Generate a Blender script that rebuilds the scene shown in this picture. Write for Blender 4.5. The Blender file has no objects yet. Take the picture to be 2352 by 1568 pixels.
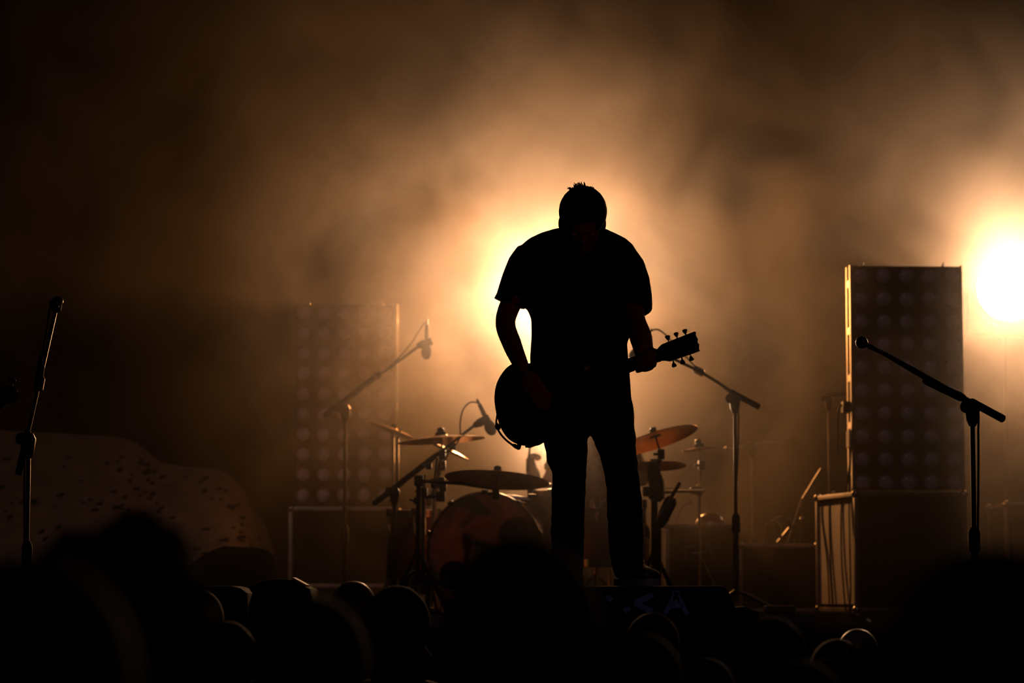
import bpy, bmesh, math, random
from mathutils import Vector, Matrix, noise
random.seed(7)
S = bpy.context.scene
C = S.collection
V = Vector
PI = math.pi

# ------------------------------------------------------------------ camera, exposure, world
F = 6300.0                      # focal length in pixels of the 2352-wide frame
CZ = 0.157                      # lens height above the stage floor
TH = math.atan((1370 - 784) / F)
S.view_settings.view_transform = 'Standard'
S.view_settings.look = 'None'
S.view_settings.exposure = 0.0
S.view_settings.gamma = 1.0
S.view_settings.use_curve_mapping = False
cd = bpy.data.cameras.new('camera')
cam = bpy.data.objects.new('camera', cd)
C.objects.link(cam)
cam.location = (0, 0, CZ)
cam.rotation_euler = (PI / 2 + TH, 0, 0)
cd.sensor_width = 36
cd.lens = F * 36 / 2352
cd.clip_end = 200
cd.dof.use_dof = True
cd.dof.focus_distance = 10.5
cd.dof.aperture_fstop = 3.2
S.camera = cam
w = bpy.data.worlds.new('night')
S.world = w
w.use_nodes = True
w.node_tree.nodes['Background'].inputs[0].default_value = (0.30, 0.24, 0.30, 1)
w.node_tree.nodes['Background'].inputs[1].default_value = 0.0018
S.cycles.volume_bounces = 0
S.cycles.max_bounces = 4
S.cycles.use_denoising = True
S.cycles.use_adaptive_sampling = True
S.cycles.adaptive_threshold = .02
S.cycles.sample_clamp_indirect = 4
S.cycles.sample_clamp_direct = 0
S.cycles.volume_max_steps = 256
S.cycles.volume_step_rate = 0.8


def P(px, py, d):
    """The point at distance d into the stage that stands where the photograph shows (px, py)."""
    fy, fz = math.cos(TH), math.sin(TH)
    a, b = (px - 1176) / F, (784 - py) / F
    v = V((a, fy - b * fz, fz + b * fy))
    return V((0, 0, CZ)) + v * (d / v.y)


def lamp(name, loc, aim, energy, col, size, blend, rad):
    l = bpy.data.lights.new(name, 'SPOT')
    l.energy = energy
    l.color = col
    l.spot_size = math.radians(size)
    l.spot_blend = blend
    l.shadow_soft_size = rad
    o = bpy.data.objects.new(name, l)
    C.objects.link(o)
    o.location = loc
    o.rotation_euler = (V(aim) - V(loc)).to_track_quat('-Z', 'Y').to_euler()
    return o


LAMPS = [  # px, py, depth, watts, colour, cone, aim height, lens radius
    (1243, 690, 18.6, 410, (1, .375, .088), 140, 1.9, .10, 640, 50),
    (1285, 1015, 18.0, 60, (1, .375, .088), 84, 1.2, .09, 130, 40),
    (2312, 668, 18.0, 230, (1, .39, .10), 100, 2.0, .20, 480, 54),
]
for i, (px, py, d, e, col, size, az, rad, e2, size2) in enumerate(LAMPS):
    loc = P(px, py, d)
    lamp('stage_lamp_light', loc - V((0, .12, 0)), (loc.x * .55, 0, az), e, col, size, 1.0, rad * 1.6)
    lamp('stage_lamp_light', loc - V((0, .12, 0)), (loc.x * .55, 0, az), e2, (1, .64, .37), size2, 1.0, rad * .8)
# the dim coloured wash that reaches the stage front from the house side
lamp('front_wash_light', (5.5, 1.0, 3.6), (0.45, 10.3, 1.05), 52, (1, .16, .10), 12, 1.0, .15)
lamp('front_wash_light', (1.5, -1.0, 4.2), (.5, 9.9, .05), 70, (.55, .60, 1), 10, 1.0, .15)


lamp('front_wash_light', (0, 6.0, 7.2), (.2, 15.6, 1.0), 62, (.86, .58, .72), 31, .5, .15)
lamp('side_fill_light', (-5.5, 9.0, 4.5), (-2.4, 16.8, .6), 130, (1, .60, .40), 30, 1.0, .15)  # unseen fill lamp added to light the draped cover
lamp('side_fill_light', (-3.2, 10.2, 4.2), (-.14, 14.2, .36), 70, (1, .50, .28), 8.5, 1.0, .12)  # unseen fill lamp added to brighten the bass drum skin


# ------------------------------------------------------------------ materials
MATS = {}


def mat(name, col, rough=.5, metal=0.0, var=.25, scale=8.0, bump=0.0, spec=.5, emit=None, aniso=0):
    if name in MATS:
        return MATS[name]
    m = bpy.data.materials.new(name)
    m.use_nodes = True
    nt = m.node_tree
    b = nt.nodes['Principled BSDF']
    b.inputs['Roughness'].default_value = rough
    b.inputs['Metallic'].default_value = metal
    b.inputs['Specular IOR Level'].default_value = spec
    tc = nt.nodes.new('ShaderNodeTexCoord')
    n = nt.nodes.new('ShaderNodeTexNoise')
    n.inputs['Scale'].default_value = scale
    n.inputs['Detail'].default_value = 4
    nt.links.new(tc.outputs['Object'], n.inputs['Vector'])
    r = nt.nodes.new('ShaderNodeValToRGB')
    r.color_ramp.elements[0].position = .3
    r.color_ramp.elements[1].position = .7
    r.color_ramp.elements[0].color = (*[c * (1 - var) for c in col], 1)
    r.color_ramp.elements[1].color = (*[min(1, c * (1 + var)) for c in col], 1)
    nt.links.new(n.outputs['Fac'], r.inputs['Fac'])
    nt.links.new(r.outputs['Color'], b.inputs['Base Color'])
    if bump:
        bp = nt.nodes.new('ShaderNodeBump')
        bp.inputs['Strength'].default_value = bump
        bp.inputs['Distance'].default_value = .01
        nt.links.new(n.outputs['Fac'], bp.inputs['Height'])
        nt.links.new(bp.outputs['Normal'], b.inputs['Normal'])
    if emit:
        b.inputs['Emission Color'].default_value = (*emit[0], 1)
        b.inputs['Emission Strength'].default_value = emit[1]
    MATS[name] = m
    return m


M_floor = mat('stage_ply', (.007, .006, .006), .9, 0, .4, 3, .15, 0.0)
M_ground = mat('ground_tarmac', (.02, .02, .02), .9, 0, .3, 20)
M_curtain = mat('black_curtain', (.003, .003, .003), .95, 0, .3, 4)
M_board = mat('pale_board', (.16, .13, .15), .6, 0, .2, 6)
M_black = mat('black_powder_coat', (.012, .011, .011), .38, 0, .2, 30)
M_rubber = mat('black_rubber', (.012, .011, .010), .7, 0, .2, 30)
M_chrome = mat('chrome', (.72, .68, .62), .16, 1, .08, 10)
M_steel = mat('worn_steel', (.42, .38, .34), .3, 1, .2, 25)
M_bronze = mat('cymbal_bronze', (.52, .28, .10), .38, 1, .2, 40, .05)
M_lam = mat('case_laminate', (.011, .009, .010), .85, 0, .25, 14, .1, .05)
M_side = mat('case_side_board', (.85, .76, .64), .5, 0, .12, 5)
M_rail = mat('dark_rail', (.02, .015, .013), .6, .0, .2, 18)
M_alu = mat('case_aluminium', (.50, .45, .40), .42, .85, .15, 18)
M_pan = mat('panel_paint_veiled', (.06, .017, .010), .6, 0, .2, 12, 0, .2)  # reddish veil of haze over the panels is put into this colour
M_ring = mat('lamp_ring', (.26, .21, .23), .4, .0, .15, 30)
M_lens = mat('lamp_glass', (.62, .50, .54), .25, .0, .15, 40)
M_skin = mat('skin', (.34, .17, .115), .5, 0, .1, 40, .05)
M_tee = mat('black_cotton', (.010, .010, .011), .92, 0, .25, 30, .2)
M_jean = mat('dark_denim', (.014, .014, .019), .9, 0, .3, 60, .2)
M_hair = mat('dark_hair', (.010, .0035, .0015), .8, 0, .4, 60, .4, .05)
M_hairb = mat('brown_hair', (.030, .0095, .0035), .8, 0, .4, 60, .4, .08)
M_shoe = mat('dark_shoe', (.02, .018, .018), .5, 0, .2, 20)
M_sole = mat('shoe_sole', (.25, .20, .18), .6, 0, .2, 20)
M_guit = mat('black_lacquer', (.008, .007, .007), .12, 0, .1, 5)
M_wood = mat('dark_rosewood', (.035, .018, .012), .45, 0, .4, 30)
M_tape = mat('white_gaffer_tape', (.62, .58, .55), .7, 0, .12, 30)
M_mark = mat('painted_stencil', (.22, .25, .42), .8, 0, .2, 25)
M_shell = mat('maroon_drum_wrap', (.16, .045, .03), .28, 0, .2, 10)
M_hoop = mat('drum_hoop', (.10, .045, .03), .35, 0, .2, 10)
M_cloth = mat('draped_cloth', (.22, .15, .13), .95, 0, .25, 8, .3)
M_cloth2 = mat('dark_cloth', (.026, .022, .016), .95, 0, .25, 8, .3, 0.0)
M_tuft = mat('tuft', (.012, .009, .009), .95, 0, .2, 20)
M_navy = mat('navy_cotton', (.05, .06, .13), .9, 0, .2, 30, .1)
M_cotton = mat('dark_cotton', (.02, .017, .017), .92, 0, .25, 30, .2)
M_print = mat('patterned_shirt', (.16, .10, .075), .9, 0, .75, 34, .1)
M_foam = mat('mic_foam', (.02, .018, .017), .95, 0, .3, 60, .4)
M_mesh = mat('mic_grille', (.30, .27, .24), .35, .9, .3, 120, .4)


def drum_art():
    m = bpy.data.materials.new('painted_drum_skin')
    m.use_nodes = True
    nt = m.node_tree
    b = nt.nodes['Principled BSDF']
    b.inputs['Roughness'].default_value = .32
    tc = nt.nodes.new('ShaderNodeTexCoord')
    n = nt.nodes.new('ShaderNodeTexNoise')
    n.inputs['Scale'].default_value = 5.0
    n.inputs['Detail'].default_value = 2.5
    n.inputs['Distortion'].default_value = .6
    nt.links.new(tc.outputs['Object'], n.inputs['Vector'])
    r = nt.nodes.new('ShaderNodeValToRGB')
    e = r.color_ramp.elements
    e[0].position, e[0].color = .30, (.06, .10, .03, 1)
    e[1].position, e[1].color = .75, (.62, .26, .10, 1)
    for p, c in ((.42, (.10, .085, .04, 1)), (.5, (.30, .12, .09, 1)), (.6, (.42, .13, .07, 1))):
        k = e.new(p)
        k.color = c
    nt.links.new(n.outputs['Fac'], r.inputs['Fac'])
    nt.links.new(r.outputs['Color'], b.inputs['Base Color'])
    return m


M_art = drum_art()


# ------------------------------------------------------------------ mesh helpers (world coordinates)
def basis(z, hint=V((0, 0, 1))):
    z = V(z).normalized()
    if abs(z.dot(hint)) > .98:
        hint = V((0, 1, 0))
    x = hint.cross(z).normalized()
    return x, z.cross(x).normalized(), z


class MB:
    def __init__(s):
        s.bm = bmesh.new()

    def ring(s, c, x, y, rx, ry, n):
        return [s.bm.verts.new(V(c) + x * (rx * math.cos(2 * PI * i / n)) + y * (ry * math.sin(2 * PI * i / n))) for i in range(n)]

    def bridge(s, a, b):
        n = len(a)
        for i in range(n):
            s.bm.faces.new((a[i], a[(i + 1) % n], b[(i + 1) % n], b[i]))

    def box(s, a, b):
        return s.obox((V(a) + V(b)) / 2, V((1, 0, 0)), V((0, 1, 0)), V((0, 0, 1)), [abs(b[i] - a[i]) / 2 for i in range(3)])

    def obox(s, c, x, y, z, h, bev=0):
        c = V(c)
        vs = [s.bm.verts.new(c + V(x) * (h[0] * i) + V(y) * (h[1] * j) + V(z) * (h[2] * k)) for i in (-1, 1) for j in (-1, 1) for k in (-1, 1)]
        fs = [s.bm.faces.new([vs[q] for q in f]) for f in ((0, 1, 3, 2), (4, 6, 7, 5), (0, 4, 5, 1), (2, 3, 7, 6), (0, 2, 6, 4), (1, 5, 7, 3))]
        if bev:
            es = list({e for f in fs for e in f.edges})
            bmesh.ops.bevel(s.bm, geom=es, offset=bev, segments=2, affect='EDGES', profile=.7)
        return s

    def tube(s, pts, r, n=10, caps=True, flat=1.0, hint=V((0, 0, 1))):
        pts = [V(p) for p in pts]
        rs = list(r) if hasattr(r, '__len__') else [r] * len(pts)
        prev = None
        first = None
        x = None
        for i, p in enumerate(pts):
            t = pts[min(i + 1, len(pts) - 1)] - pts[max(i - 1, 0)]
            if t.length < 1e-9:
                t = V((0, 0, 1))
            t.normalize()
            if x is None:
                x, y, _ = basis(t, hint)
            else:
                x = (x - t * x.dot(t)).normalized()
                y = t.cross(x).normalized()
            g = s.ring(p, x, y, rs[i], rs[i] * flat, n)
            if prev:
                s.bridge(prev, g)
            else:
                first = g
            prev = g
        if caps:
            s.bm.faces.new(first[::-1])
            s.bm.faces.new(prev)
        return s

    def cyl(s, a, b, r, r2=None, n=14):
        return s.tube([a, b], [r, r if r2 is None else r2], n)

    def lathe(s, prof, o, axis, n=32, hint=V((0, 0, 1))):
        """prof: (radius, height) along axis from o."""
        x, y, z = basis(axis, hint)
        o = V(o)
        prev = None
        for r, h in prof:
            if r < 1e-6:
                g = [s.bm.verts.new(o + z * h)]
            else:
                g = s.ring(o + z * h, x, y, r, r, n)
            if prev:
                if len(prev) == 1 and len(g) > 1:
                    for i in range(n):
                        s.bm.faces.new((prev[0], g[(i + 1) % n], g[i]))
                elif len(g) == 1 and len(prev) > 1:
                    for i in range(n):
                        s.bm.faces.new((prev[i], prev[(i + 1) % n], g[0]))
                elif len(g) > 1:
                    s.bridge(prev, g)
            prev = g
        return s

    def ell(s, c, rx, ry, rz, rot=None, u=16, v=10):
        m = Matrix.Translation(V(c)) @ (rot.to_4x4() if rot else Matrix.Identity(4)) @ Matrix.Diagonal((rx, ry, rz, 1))
        bmesh.ops.create_uvsphere(s.bm, u_segments=u, v_segments=v, radius=1, matrix=m)
        return s

    def loft(s, rows, n=20, sq=1.0):
        """rows: (centre, half width x, half depth y) of horizontal rings, top to bottom."""
        prev = None
        first = None
        for c, rx, ry in rows:
            c = V(c)
            g = []
            for i in range(n):
                a = 2 * PI * i / n
                ca, sa = math.cos(a), math.sin(a)
                g.append(s.bm.verts.new(c + V((rx * math.copysign(abs(ca) ** sq, ca), ry * math.copysign(abs(sa) ** sq, sa), 0))))
            if prev:
                s.bridge(prev, g)
            else:
                first = g
            prev = g
        s.bm.faces.new(first[::-1])
        s.bm.faces.new(prev)
        return s

    def prism(s, pts, ext, bev=0):
        a = [s.bm.verts.new(V(p)) for p in pts]
        b = [s.bm.verts.new(V(p) + V(ext)) for p in pts]
        n = len(a)
        fs = [s.bm.faces.new(a[::-1]), s.bm.faces.new(b)]
        for i in range(n):
            s.bm.faces.new((a[i], a[(i + 1) % n], b[(i + 1) % n], b[i]))
        if bev:
            es = list({e for f in fs for e in f.edges})
            bmesh.ops.bevel(s.bm, geom=es, offset=bev, segments=2, affect='EDGES', profile=.7)
        return s

    def mesh(s, name, sharp=35):
        bmesh.ops.recalc_face_normals(s.bm, faces=s.bm.faces)
        me = bpy.data.meshes.new(name)
        s.bm.to_mesh(me)
        s.bm.free()
        for p in me.polygons:
            p.use_smooth = True
        me.set_sharp_from_angle(angle=math.radians(sharp))
        return me


def fuse(mb, name, voxel, smooth=6, fac=.5):
    """One continuous skin over all the shapes collected in mb."""
    me = mb.mesh(name)
    o = bpy.data.objects.new('fuse_tmp', me)
    C.objects.link(o)
    r = o.modifiers.new('r', 'REMESH')
    r.mode = 'VOXEL'
    r.voxel_size = voxel
    r.use_smooth_shade = True
    if smooth:
        k = o.modifiers.new('s', 'SMOOTH')
        k.iterations = smooth
        k.factor = fac
    dg = bpy.context.evaluated_depsgraph_get()
    out = bpy.data.meshes.new_from_object(o.evaluated_get(dg))
    out.name = name
    bpy.data.objects.remove(o)
    bpy.data.meshes.remove(me)
    for p in out.polygons:
        p.use_smooth = True
    return out


def tag(o, label=None, cat=None, group=None, kind=None):
    for k, v in (('label', label), ('category', cat), ('group', group), ('kind', kind)):
        if v:
            o[k] = v
    return o


def thing(name, label, cat, loc, group=None):
    o = bpy.data.objects.new(name, None)
    o.empty_display_size = .1
    C.objects.link(o)
    o.location = loc
    return tag(o, label, cat, group)


ORG = {}


def root_loc(o):
    while o.parent is not None:
        o = o.parent
    return V(o.location)


def part(name, shape, m, parent=None, label=None, kind=None):
    me = shape.mesh(name) if isinstance(shape, MB) else shape
    if parent is not None:
        me.transform(Matrix.Translation(-root_loc(parent)))
    me.materials.clear()
    me.materials.append(m)
    o = bpy.data.objects.new(name, me)
    C.objects.link(o)
    o.parent = parent
    return tag(o, label, None, None, kind)


def solo(name, mb, m, label, cat, group=None, kind=None):
    """A thing that is one mesh: origin at its base."""
    me = mb.mesh(name) if isinstance(mb, MB) else mb
    xs = [v.co for v in me.vertices]
    b = V(((min(c.x for c in xs) + max(c.x for c in xs)) / 2, (min(c.y for c in xs) + max(c.y for c in xs)) / 2, min(c.z for c in xs)))
    me.transform(Matrix.Translation(-b))
    me.materials.clear()
    me.materials.append(m)
    o = bpy.data.objects.new(name, me)
    o.location = b
    C.objects.link(o)
    return tag(o, label, cat, group, kind)


def struct(name, mb, m):
    me = mb.mesh(name)
    me.materials.append(m)
    o = bpy.data.objects.new(name, me)
    C.objects.link(o)
    o['kind'] = 'structure'
    return o


def bez(pts, n=8):
    """A smooth path through pts."""
    pts = [V(p) for p in pts]
    out = []
    for i in range(len(pts) - 1):
        p0, p1, p2, p3 = pts[max(i - 1, 0)], pts[i], pts[i + 1], pts[min(i + 2, len(pts) - 1)]
        for k in range(n):
            t = k / n
            out.append(.5 * ((2 * p1) + (p2 - p0) * t + (2 * p0 - 5 * p1 + 4 * p2 - p3) * t * t + (3 * p1 - p0 - 3 * p2 + p3) * t ** 3))
    out.append(pts[-1])
    return out


def pxr(r, d):
    return r * d / F


# ------------------------------------------------------------------ the setting
GZ = -1.5
RT = .07                        # top of the drum riser
struct('ground', MB().box((-9, -4, GZ - .1), (9, 9.5, GZ)), M_ground)
struct('floor', MB().box((-8, 9.5, -.18), (8, 21, 0)), M_floor)
st = struct('trim_1', MB().box((-8, 9.46, GZ), (8, 9.5, -.02)), M_curtain)
# back curtain with hanging folds
mb = MB()
a = []
b = []
for i in range(241):
    x = -8 + 16 * i / 240
    y = 20.6 + .0 * math.sin(x * 17) + .0 * math.sin(x * 7.3)
    a.append(mb.bm.verts.new((x, y, 0)))
    b.append(mb.bm.verts.new((x, y, 7)))
for i in range(240):
    mb.bm.faces.new((a[i], a[i + 1], b[i + 1], b[i]))
struct('wall_back', mb, M_curtain)

# haze behind the guitarist: wispy smoke filling the stage
hz = MB().box((-7.5, 11.35, .005), (7.5, 20.45, 6.5))
hm = bpy.data.materials.new('stage_haze')
hm.use_nodes = True
nt = hm.node_tree
nt.nodes.clear()
out = nt.nodes.new('ShaderNodeOutputMaterial')
vs = nt.nodes.new('ShaderNodeVolumePrincipled')
vs.inputs['Anisotropy'].default_value = .72
vs.inputs['Color'].default_value = (.93, .87, .82, 1)
tc = nt.nodes.new('ShaderNodeTexCoord')
mp = nt.nodes.new('ShaderNodeMapping')
mp.inputs['Scale'].default_value = (1, .6, 1)
nt.links.new(tc.outputs['Object'], mp.inputs['Vector'])
n1 = nt.nodes.new('ShaderNodeTexNoise')
n1.inputs['Scale'].default_value = 1.2
n1.inputs['Detail'].default_value = 4
n1.inputs['Roughness'].default_value = .6
n1.inputs['Distortion'].default_value = .9
nt.links.new(mp.outputs['Vector'], n1.inputs['Vector'])
mr = nt.nodes.new('ShaderNodeMapRange')
for k, v_ in ((1, .38), (2, .66), (3, .010), (4, .165)):
    mr.inputs[k].default_value = v_
nt.links.new(n1.outputs['Fac'], mr.inputs[0])
sx = nt.nodes.new('ShaderNodeSeparateXYZ')
nt.links.new(tc.outputs['Object'], sx.inputs[0])
prev = mr.outputs[0]
for ch, a0, a1, b0, b1 in (('Y', -2.9, .9, .06, 1.0), ('Z', .0, 1.3, .25, 1.0), ('Z', 2.5, 4.6, 1.0, .45)):
    q = nt.nodes.new('ShaderNodeMapRange')
    q.interpolation_type = 'SMOOTHSTEP'
    for k, v_ in ((1, a0), (2, a1), (3, b0), (4, b1)):
        q.inputs[k].default_value = v_
    nt.links.new(sx.outputs[ch], q.inputs[0])
    mu = nt.nodes.new('ShaderNodeMath')
    mu.operation = 'MULTIPLY'
    nt.links.new(prev, mu.inputs[0])
    nt.links.new(q.outputs[0], mu.inputs[1])
    prev = mu.outputs[0]
nt.links.new(prev, vs.inputs['Density'])
nt.links.new(vs.outputs[0], out.inputs['Volume'])
solo('haze', hz, hm, 'warm backlit smoke haze filling the stage behind the guitarist', 'haze', kind='stuff')

# drum riser
ri = thing('drum_riser', 'low dark drum riser with a pale front board under the drum kit', 'riser', (.1, 15, 0))
part('deck', MB().box((-1.35, 13.32, .055), (1.46, 17.2, RT)), M_floor, ri)
part('front_board', MB().box((-1.35, 13.3, .012), (1.46, 13.33, RT)), M_board, ri, 'pale front board')
for x in (-1.25, 0.05, 1.36):
    for y in (13.6, 16.9):
        part('foot', MB().box((x - .05, y - .05, 0), (x + .05, y + .05, .056)), M_black, ri)


# ------------------------------------------------------------------ stage lamps
for i, (px, py, d, e, col, size, az, rad, e2, size2) in enumerate(LAMPS):
    loc = P(px, py, d)
    lab = ['round stage lamp behind the guitarist\'s upper body', 'round stage lamp low behind the guitarist\'s thigh',
           'round white-hot stage lamp shining beside the right lamp panel'][i]
    t = thing('stage_lamp', lab, 'lamp', (loc.x, loc.y + .2, 0), 'backlights aimed at the crowd')
    R = rad * 1.12
    part('housing', MB().lathe([(0, .42), (R * .5, .42), (R * .8, .34), (R, .10), (R, -.10), (R * .93, -.10), (R * .93, .0), (0, .0)], loc, (0, 1, 0), 28), M_black, t)
    ml = mat('lamp_face_%d' % i, (1, .9, .7), .4, 0, .02, 5, emit=((1, .86, .62), [9, 9, 9][i]))
    part('lens', MB().lathe([(0, -.03), (R * .5, -.025), (R * .9, -.005), (R * .9, .005), (0, .005)], loc, (0, 1, 0), 28), ml, t, 'glowing lens')
    part('yoke', MB().tube([loc + V((R + .02, .1, 0)), loc + V((R + .02, .1, -R - .06)), loc + V((-R - .02, .1, -R - .06)), loc + V((-R - .02, .1, 0))], .014, 8), M_black, t)
    part('stand', MB().cyl((loc.x, loc.y + .1, 0.03), loc + V((0, .1, -R - .06)), .012), M_black, t)
    part('base', MB().lathe([(0, .03), (.18, .03), (.2, .0), (0, 0)], (loc.x, loc.y + .1, 0), (0, 0, 1), 24), M_black, t)


# ------------------------------------------------------------------ lamp panels and flight cases
def blinder(d, x0, x1, y0, y1, yaw, label, px, pyt, pitch, rad, side_mat):
    """A tall panel of 5 x 10 lamps; x0..x1, y0..y1 is its front in the photograph."""
    tl, br = P(x0, y0, d), P(x1, y1, d)
    wd, ht = br.x - tl.x, tl.z - br.z
    c = V(((tl.x + br.x) / 2, d, (tl.z + br.z) / 2))
    X = V((math.cos(yaw), math.sin(yaw), 0))
    Y = V((-math.sin(yaw), math.cos(yaw), 0))
    Z = V((0, 0, 1))
    t = thing('lamp_panel', label, 'lamp panel', (c.x, d, br.z), 'tall panels of round lamps')
    dp = .125

    def at(u, v, wv):
        return c + X * u + Z * v + Y * wv
    part('housing', MB().obox(at(0, 0, dp / 2 + .006), X, Y, Z, (wd / 2 - .004, dp / 2, ht / 2 - .004), .004), M_pan, t)
    for s in (-1, 1):
        part('side_rail', MB().obox(at(s * (wd / 2), 0, .012), X, Y, Z, (.006, .014, ht / 2)), side_mat, t, 'pale side rail')
        part('side_rail', MB().obox(at(s * (wd / 2), 0, dp - .01), X, Y, Z, (.006, .014, ht / 2)), side_mat, t, 'pale side rail')
        for k in range(5):
            part('rail_clip', MB().obox(at(s * (wd / 2), ht * (-.42 + .21 * k), dp / 2), X, Y, Z, (.005, dp / 2, .018)), side_mat, t)
    for u in (-.385, .35):
        mbb = MB()
        mbb.cyl(at(wd * u, ht / 2 - .005, .05), at(wd * u, ht / 2 + .004, .05), .010)
        mbb.cyl(at(wd * u, ht / 2 + .003, .05), at(wd * u + .008, ht / 2 + .022, .05), .0045)
        part('top_bolt', mbb, M_steel, t)
    me_r = me_l = None
    rr = rad * d / F
    for j in range(10):
        for i in range(5):
            u = (px + pitch * i - (x0 + x1) / 2) * d / F
            v = ht / 2 - (pyt + pitch * .991 * j - y0) * d / F
            o = at(u, v, 0)
            if me_r is None:
                q = MB().lathe([(rr * .86, .012), (rr * .88, -.004), (rr * .93, -.008), (rr, -.006), (rr * 1.01, .008)], (0, 0, 0), -Y * -1, 20)
                me_r = q.mesh('lamp')
                me_r.materials.append(M_ring)
                q = MB().lathe([(0, -.010), (rr * .35, -.0088), (rr * .62, -.005), (rr * .80, .001), (rr * .89, .007)], (0, 0, 0), Y, 20)
                me_l = q.mesh('lens')
                me_l.materials.append(M_lens)
            a = bpy.data.objects.new('lamp', me_r)
            C.objects.link(a)
            a.parent = t
            a.location = o - t.location
            b_ = bpy.data.objects.new('lens', me_l)
            C.objects.link(b_)
            b_.parent = a
    return t


def flight_case(d, x0, x1, y0, y1, depth, yaw, label, wheels=True, dish=None, side_mat=None, group='road cases on the stage'):
    tl, br = P(x0, y0, d), P(x1, y1, d)
    wd, ht = br.x - tl.x, tl.z - br.z
    X = V((math.cos(yaw), math.sin(yaw), 0))
    Y = V((-math.sin(yaw), math.cos(yaw), 0))
    Z = V((0, 0, 1))
    o = V((tl.x, d, br.z))           # front lower left corner

    def at(u, v, wv):
        return o + X * u + Z * v + Y * wv
    t = thing('flight_case', label, 'case', (o.x + wd / 2, d + depth / 2, 0), group)
    part('body', MB().obox(at(wd / 2, ht / 2, depth / 2), X, Y, Z, (wd / 2 - .006, depth / 2 - .006, ht / 2 - .006)), M_lam, t)
    if side_mat:
        part('side_panel', MB().obox(at(.003, ht / 2 - .01, depth / 2), X, Y, Z, (.004, depth / 2 - .03, ht / 2 - .04)), side_mat, t, 'pale side panel')
    e = .012
    for v in (0, 1):
        for q in (0, 1):
            part('edge_trim', MB().obox(at(wd / 2, v * ht, q * depth), X, Y, Z, (wd / 2, e, e), .003), M_alu, t)
            part('edge_trim', MB().obox(at(v * wd, ht / 2, q * depth), X, Y, Z, (e, e, ht / 2), .003), M_alu, t)
            part('edge_trim', MB().obox(at(q * wd, v * ht, depth / 2), X, Y, Z, (e, depth / 2, e), .003), M_alu, t)
            for u in (0, 1):
                part('corner', MB().ell(at(u * wd, v * ht, q * depth), .024, .024, .024, u=10, v=8), M_steel, t)
    if dish:
        dx0, dx1, dy0, dy1 = dish
        a, b_ = P(dx0, dy0, d), P(dx1, dy1, d)
        cx, cz = (a.x + b_.x) / 2 - o.x, (a.z + b_.z) / 2 - o.z
        hw, hh = (b_.x - a.x) / 2, (a.z - b_.z) / 2
        h = part('handle_dish', MB().obox(at(cx, cz, -.002), X, Y, Z, (hw, .005, hh), .003), M_steel, t, 'recessed steel handle dish')
        part('dish_pocket', MB().obox(at(cx, cz, -.006), X, Y, Z, (hw * .86, .003, hh * .74)), M_lam, h)
        part('handle', MB().tube([at(cx - hw * .5, cz + hh * .02, -.006), at(cx - hw * .45, cz, -.018), at(cx + hw * .45, cz, -.018), at(cx + hw * .5, cz + hh * .02, -.006)], .006, 8), M_steel, h)
    if wheels:
        for u in (.06, wd - .06):
            for q in (.07, depth - .07):
                g = at(u, 0, q)
                k = g.z
                r = max(.012, min(.05, k * .5))
                cst = part('caster', MB().obox((g.x, g.y, k - (k - r) / 2), X, Y, Z, (.022, .028, (k - r) / 2)), M_steel, t)
                part('wheel', MB().cyl((g.x - .014, g.y, r), (g.x + .014, g.y, r), r, n=18), M_rubber, cst)
    return t, at, wd, ht


# right hand stack
YAW = math.radians(12)
cR = flight_case(14.75, 1965, 2232, 1134, 1400, .64, YAW, 'big black flight case with pale lit side under the right lamp panel', True, (1996, 2062, 1330, 1378), M_side)
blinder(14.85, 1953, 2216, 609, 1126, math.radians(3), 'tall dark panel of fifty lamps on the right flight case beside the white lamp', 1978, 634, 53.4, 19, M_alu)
# left hand stack
cL = flight_case(16.8, 668, 905, 1168, 1345, .6, 0, 'black flight case with metal edges under the hazy left lamp panel', True, None)
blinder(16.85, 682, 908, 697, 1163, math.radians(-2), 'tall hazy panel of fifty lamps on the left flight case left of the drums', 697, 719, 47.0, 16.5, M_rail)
# cases between the drums and the right stack
flight_case(15.3, 1532, 1692, 1207, 1400, .55, 0, 'black road case with recessed handle right of the drum kit', True, (1572, 1634, 1252, 1287))
flight_case(15.9, 1700, 1880, 1253, 1402, .55, 0, 'low black road case between the drum kit and the right lamp panel', True, None)
flight_case(16.4, 2312, 2420, 1158, 1400, .6, 0, 'dim case at the far right below the white lamp', True, None)

# cables hanging down the lit side of the right case
d0 = 14.86
for k, pts in enumerate([[(1962, 930), (1956, 1000), (1953, 1080), (1950, 1128), (1952, 1250), (1954, 1360), (1950, 1408)],
                         [(1952, 1060), (1945, 1120), (1934, 1150), (1932, 1210), (1934, 1300), (1942, 1400)],
                         [(1920, 1128), (1907, 1140), (1905, 1200), (1908, 1290), (1914, 1400)],
                         [(1905, 1132), (1890, 1150), (1889, 1200), (1900, 1290), (1906, 1400)],
                         [(1958, 1120), (1960, 1160), (1962, 1220), (1967, 1250)]]):
    g = []
    for (x, y) in pts:
        tt = max(0, min(1, (1965 - x) / 80.0)) if y > 1110 else .1
        g.append(P(x, y, d0 - .14 + .6 * tt))
    solo('hanging_cable', MB().tube(bez(g, 6), .0045, 8), M_rubber,
         ['black cable running down from the right lamp panel over its case', 'black cable hanging over the middle of the pale case side',
          'thin black cable second from the rear edge of the pale case side', 'black cable hanging at the rear edge of the pale case side',
          'short black cable end hanging near the case front edge'][k], 'cable', 'cables over the right flight case')
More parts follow.
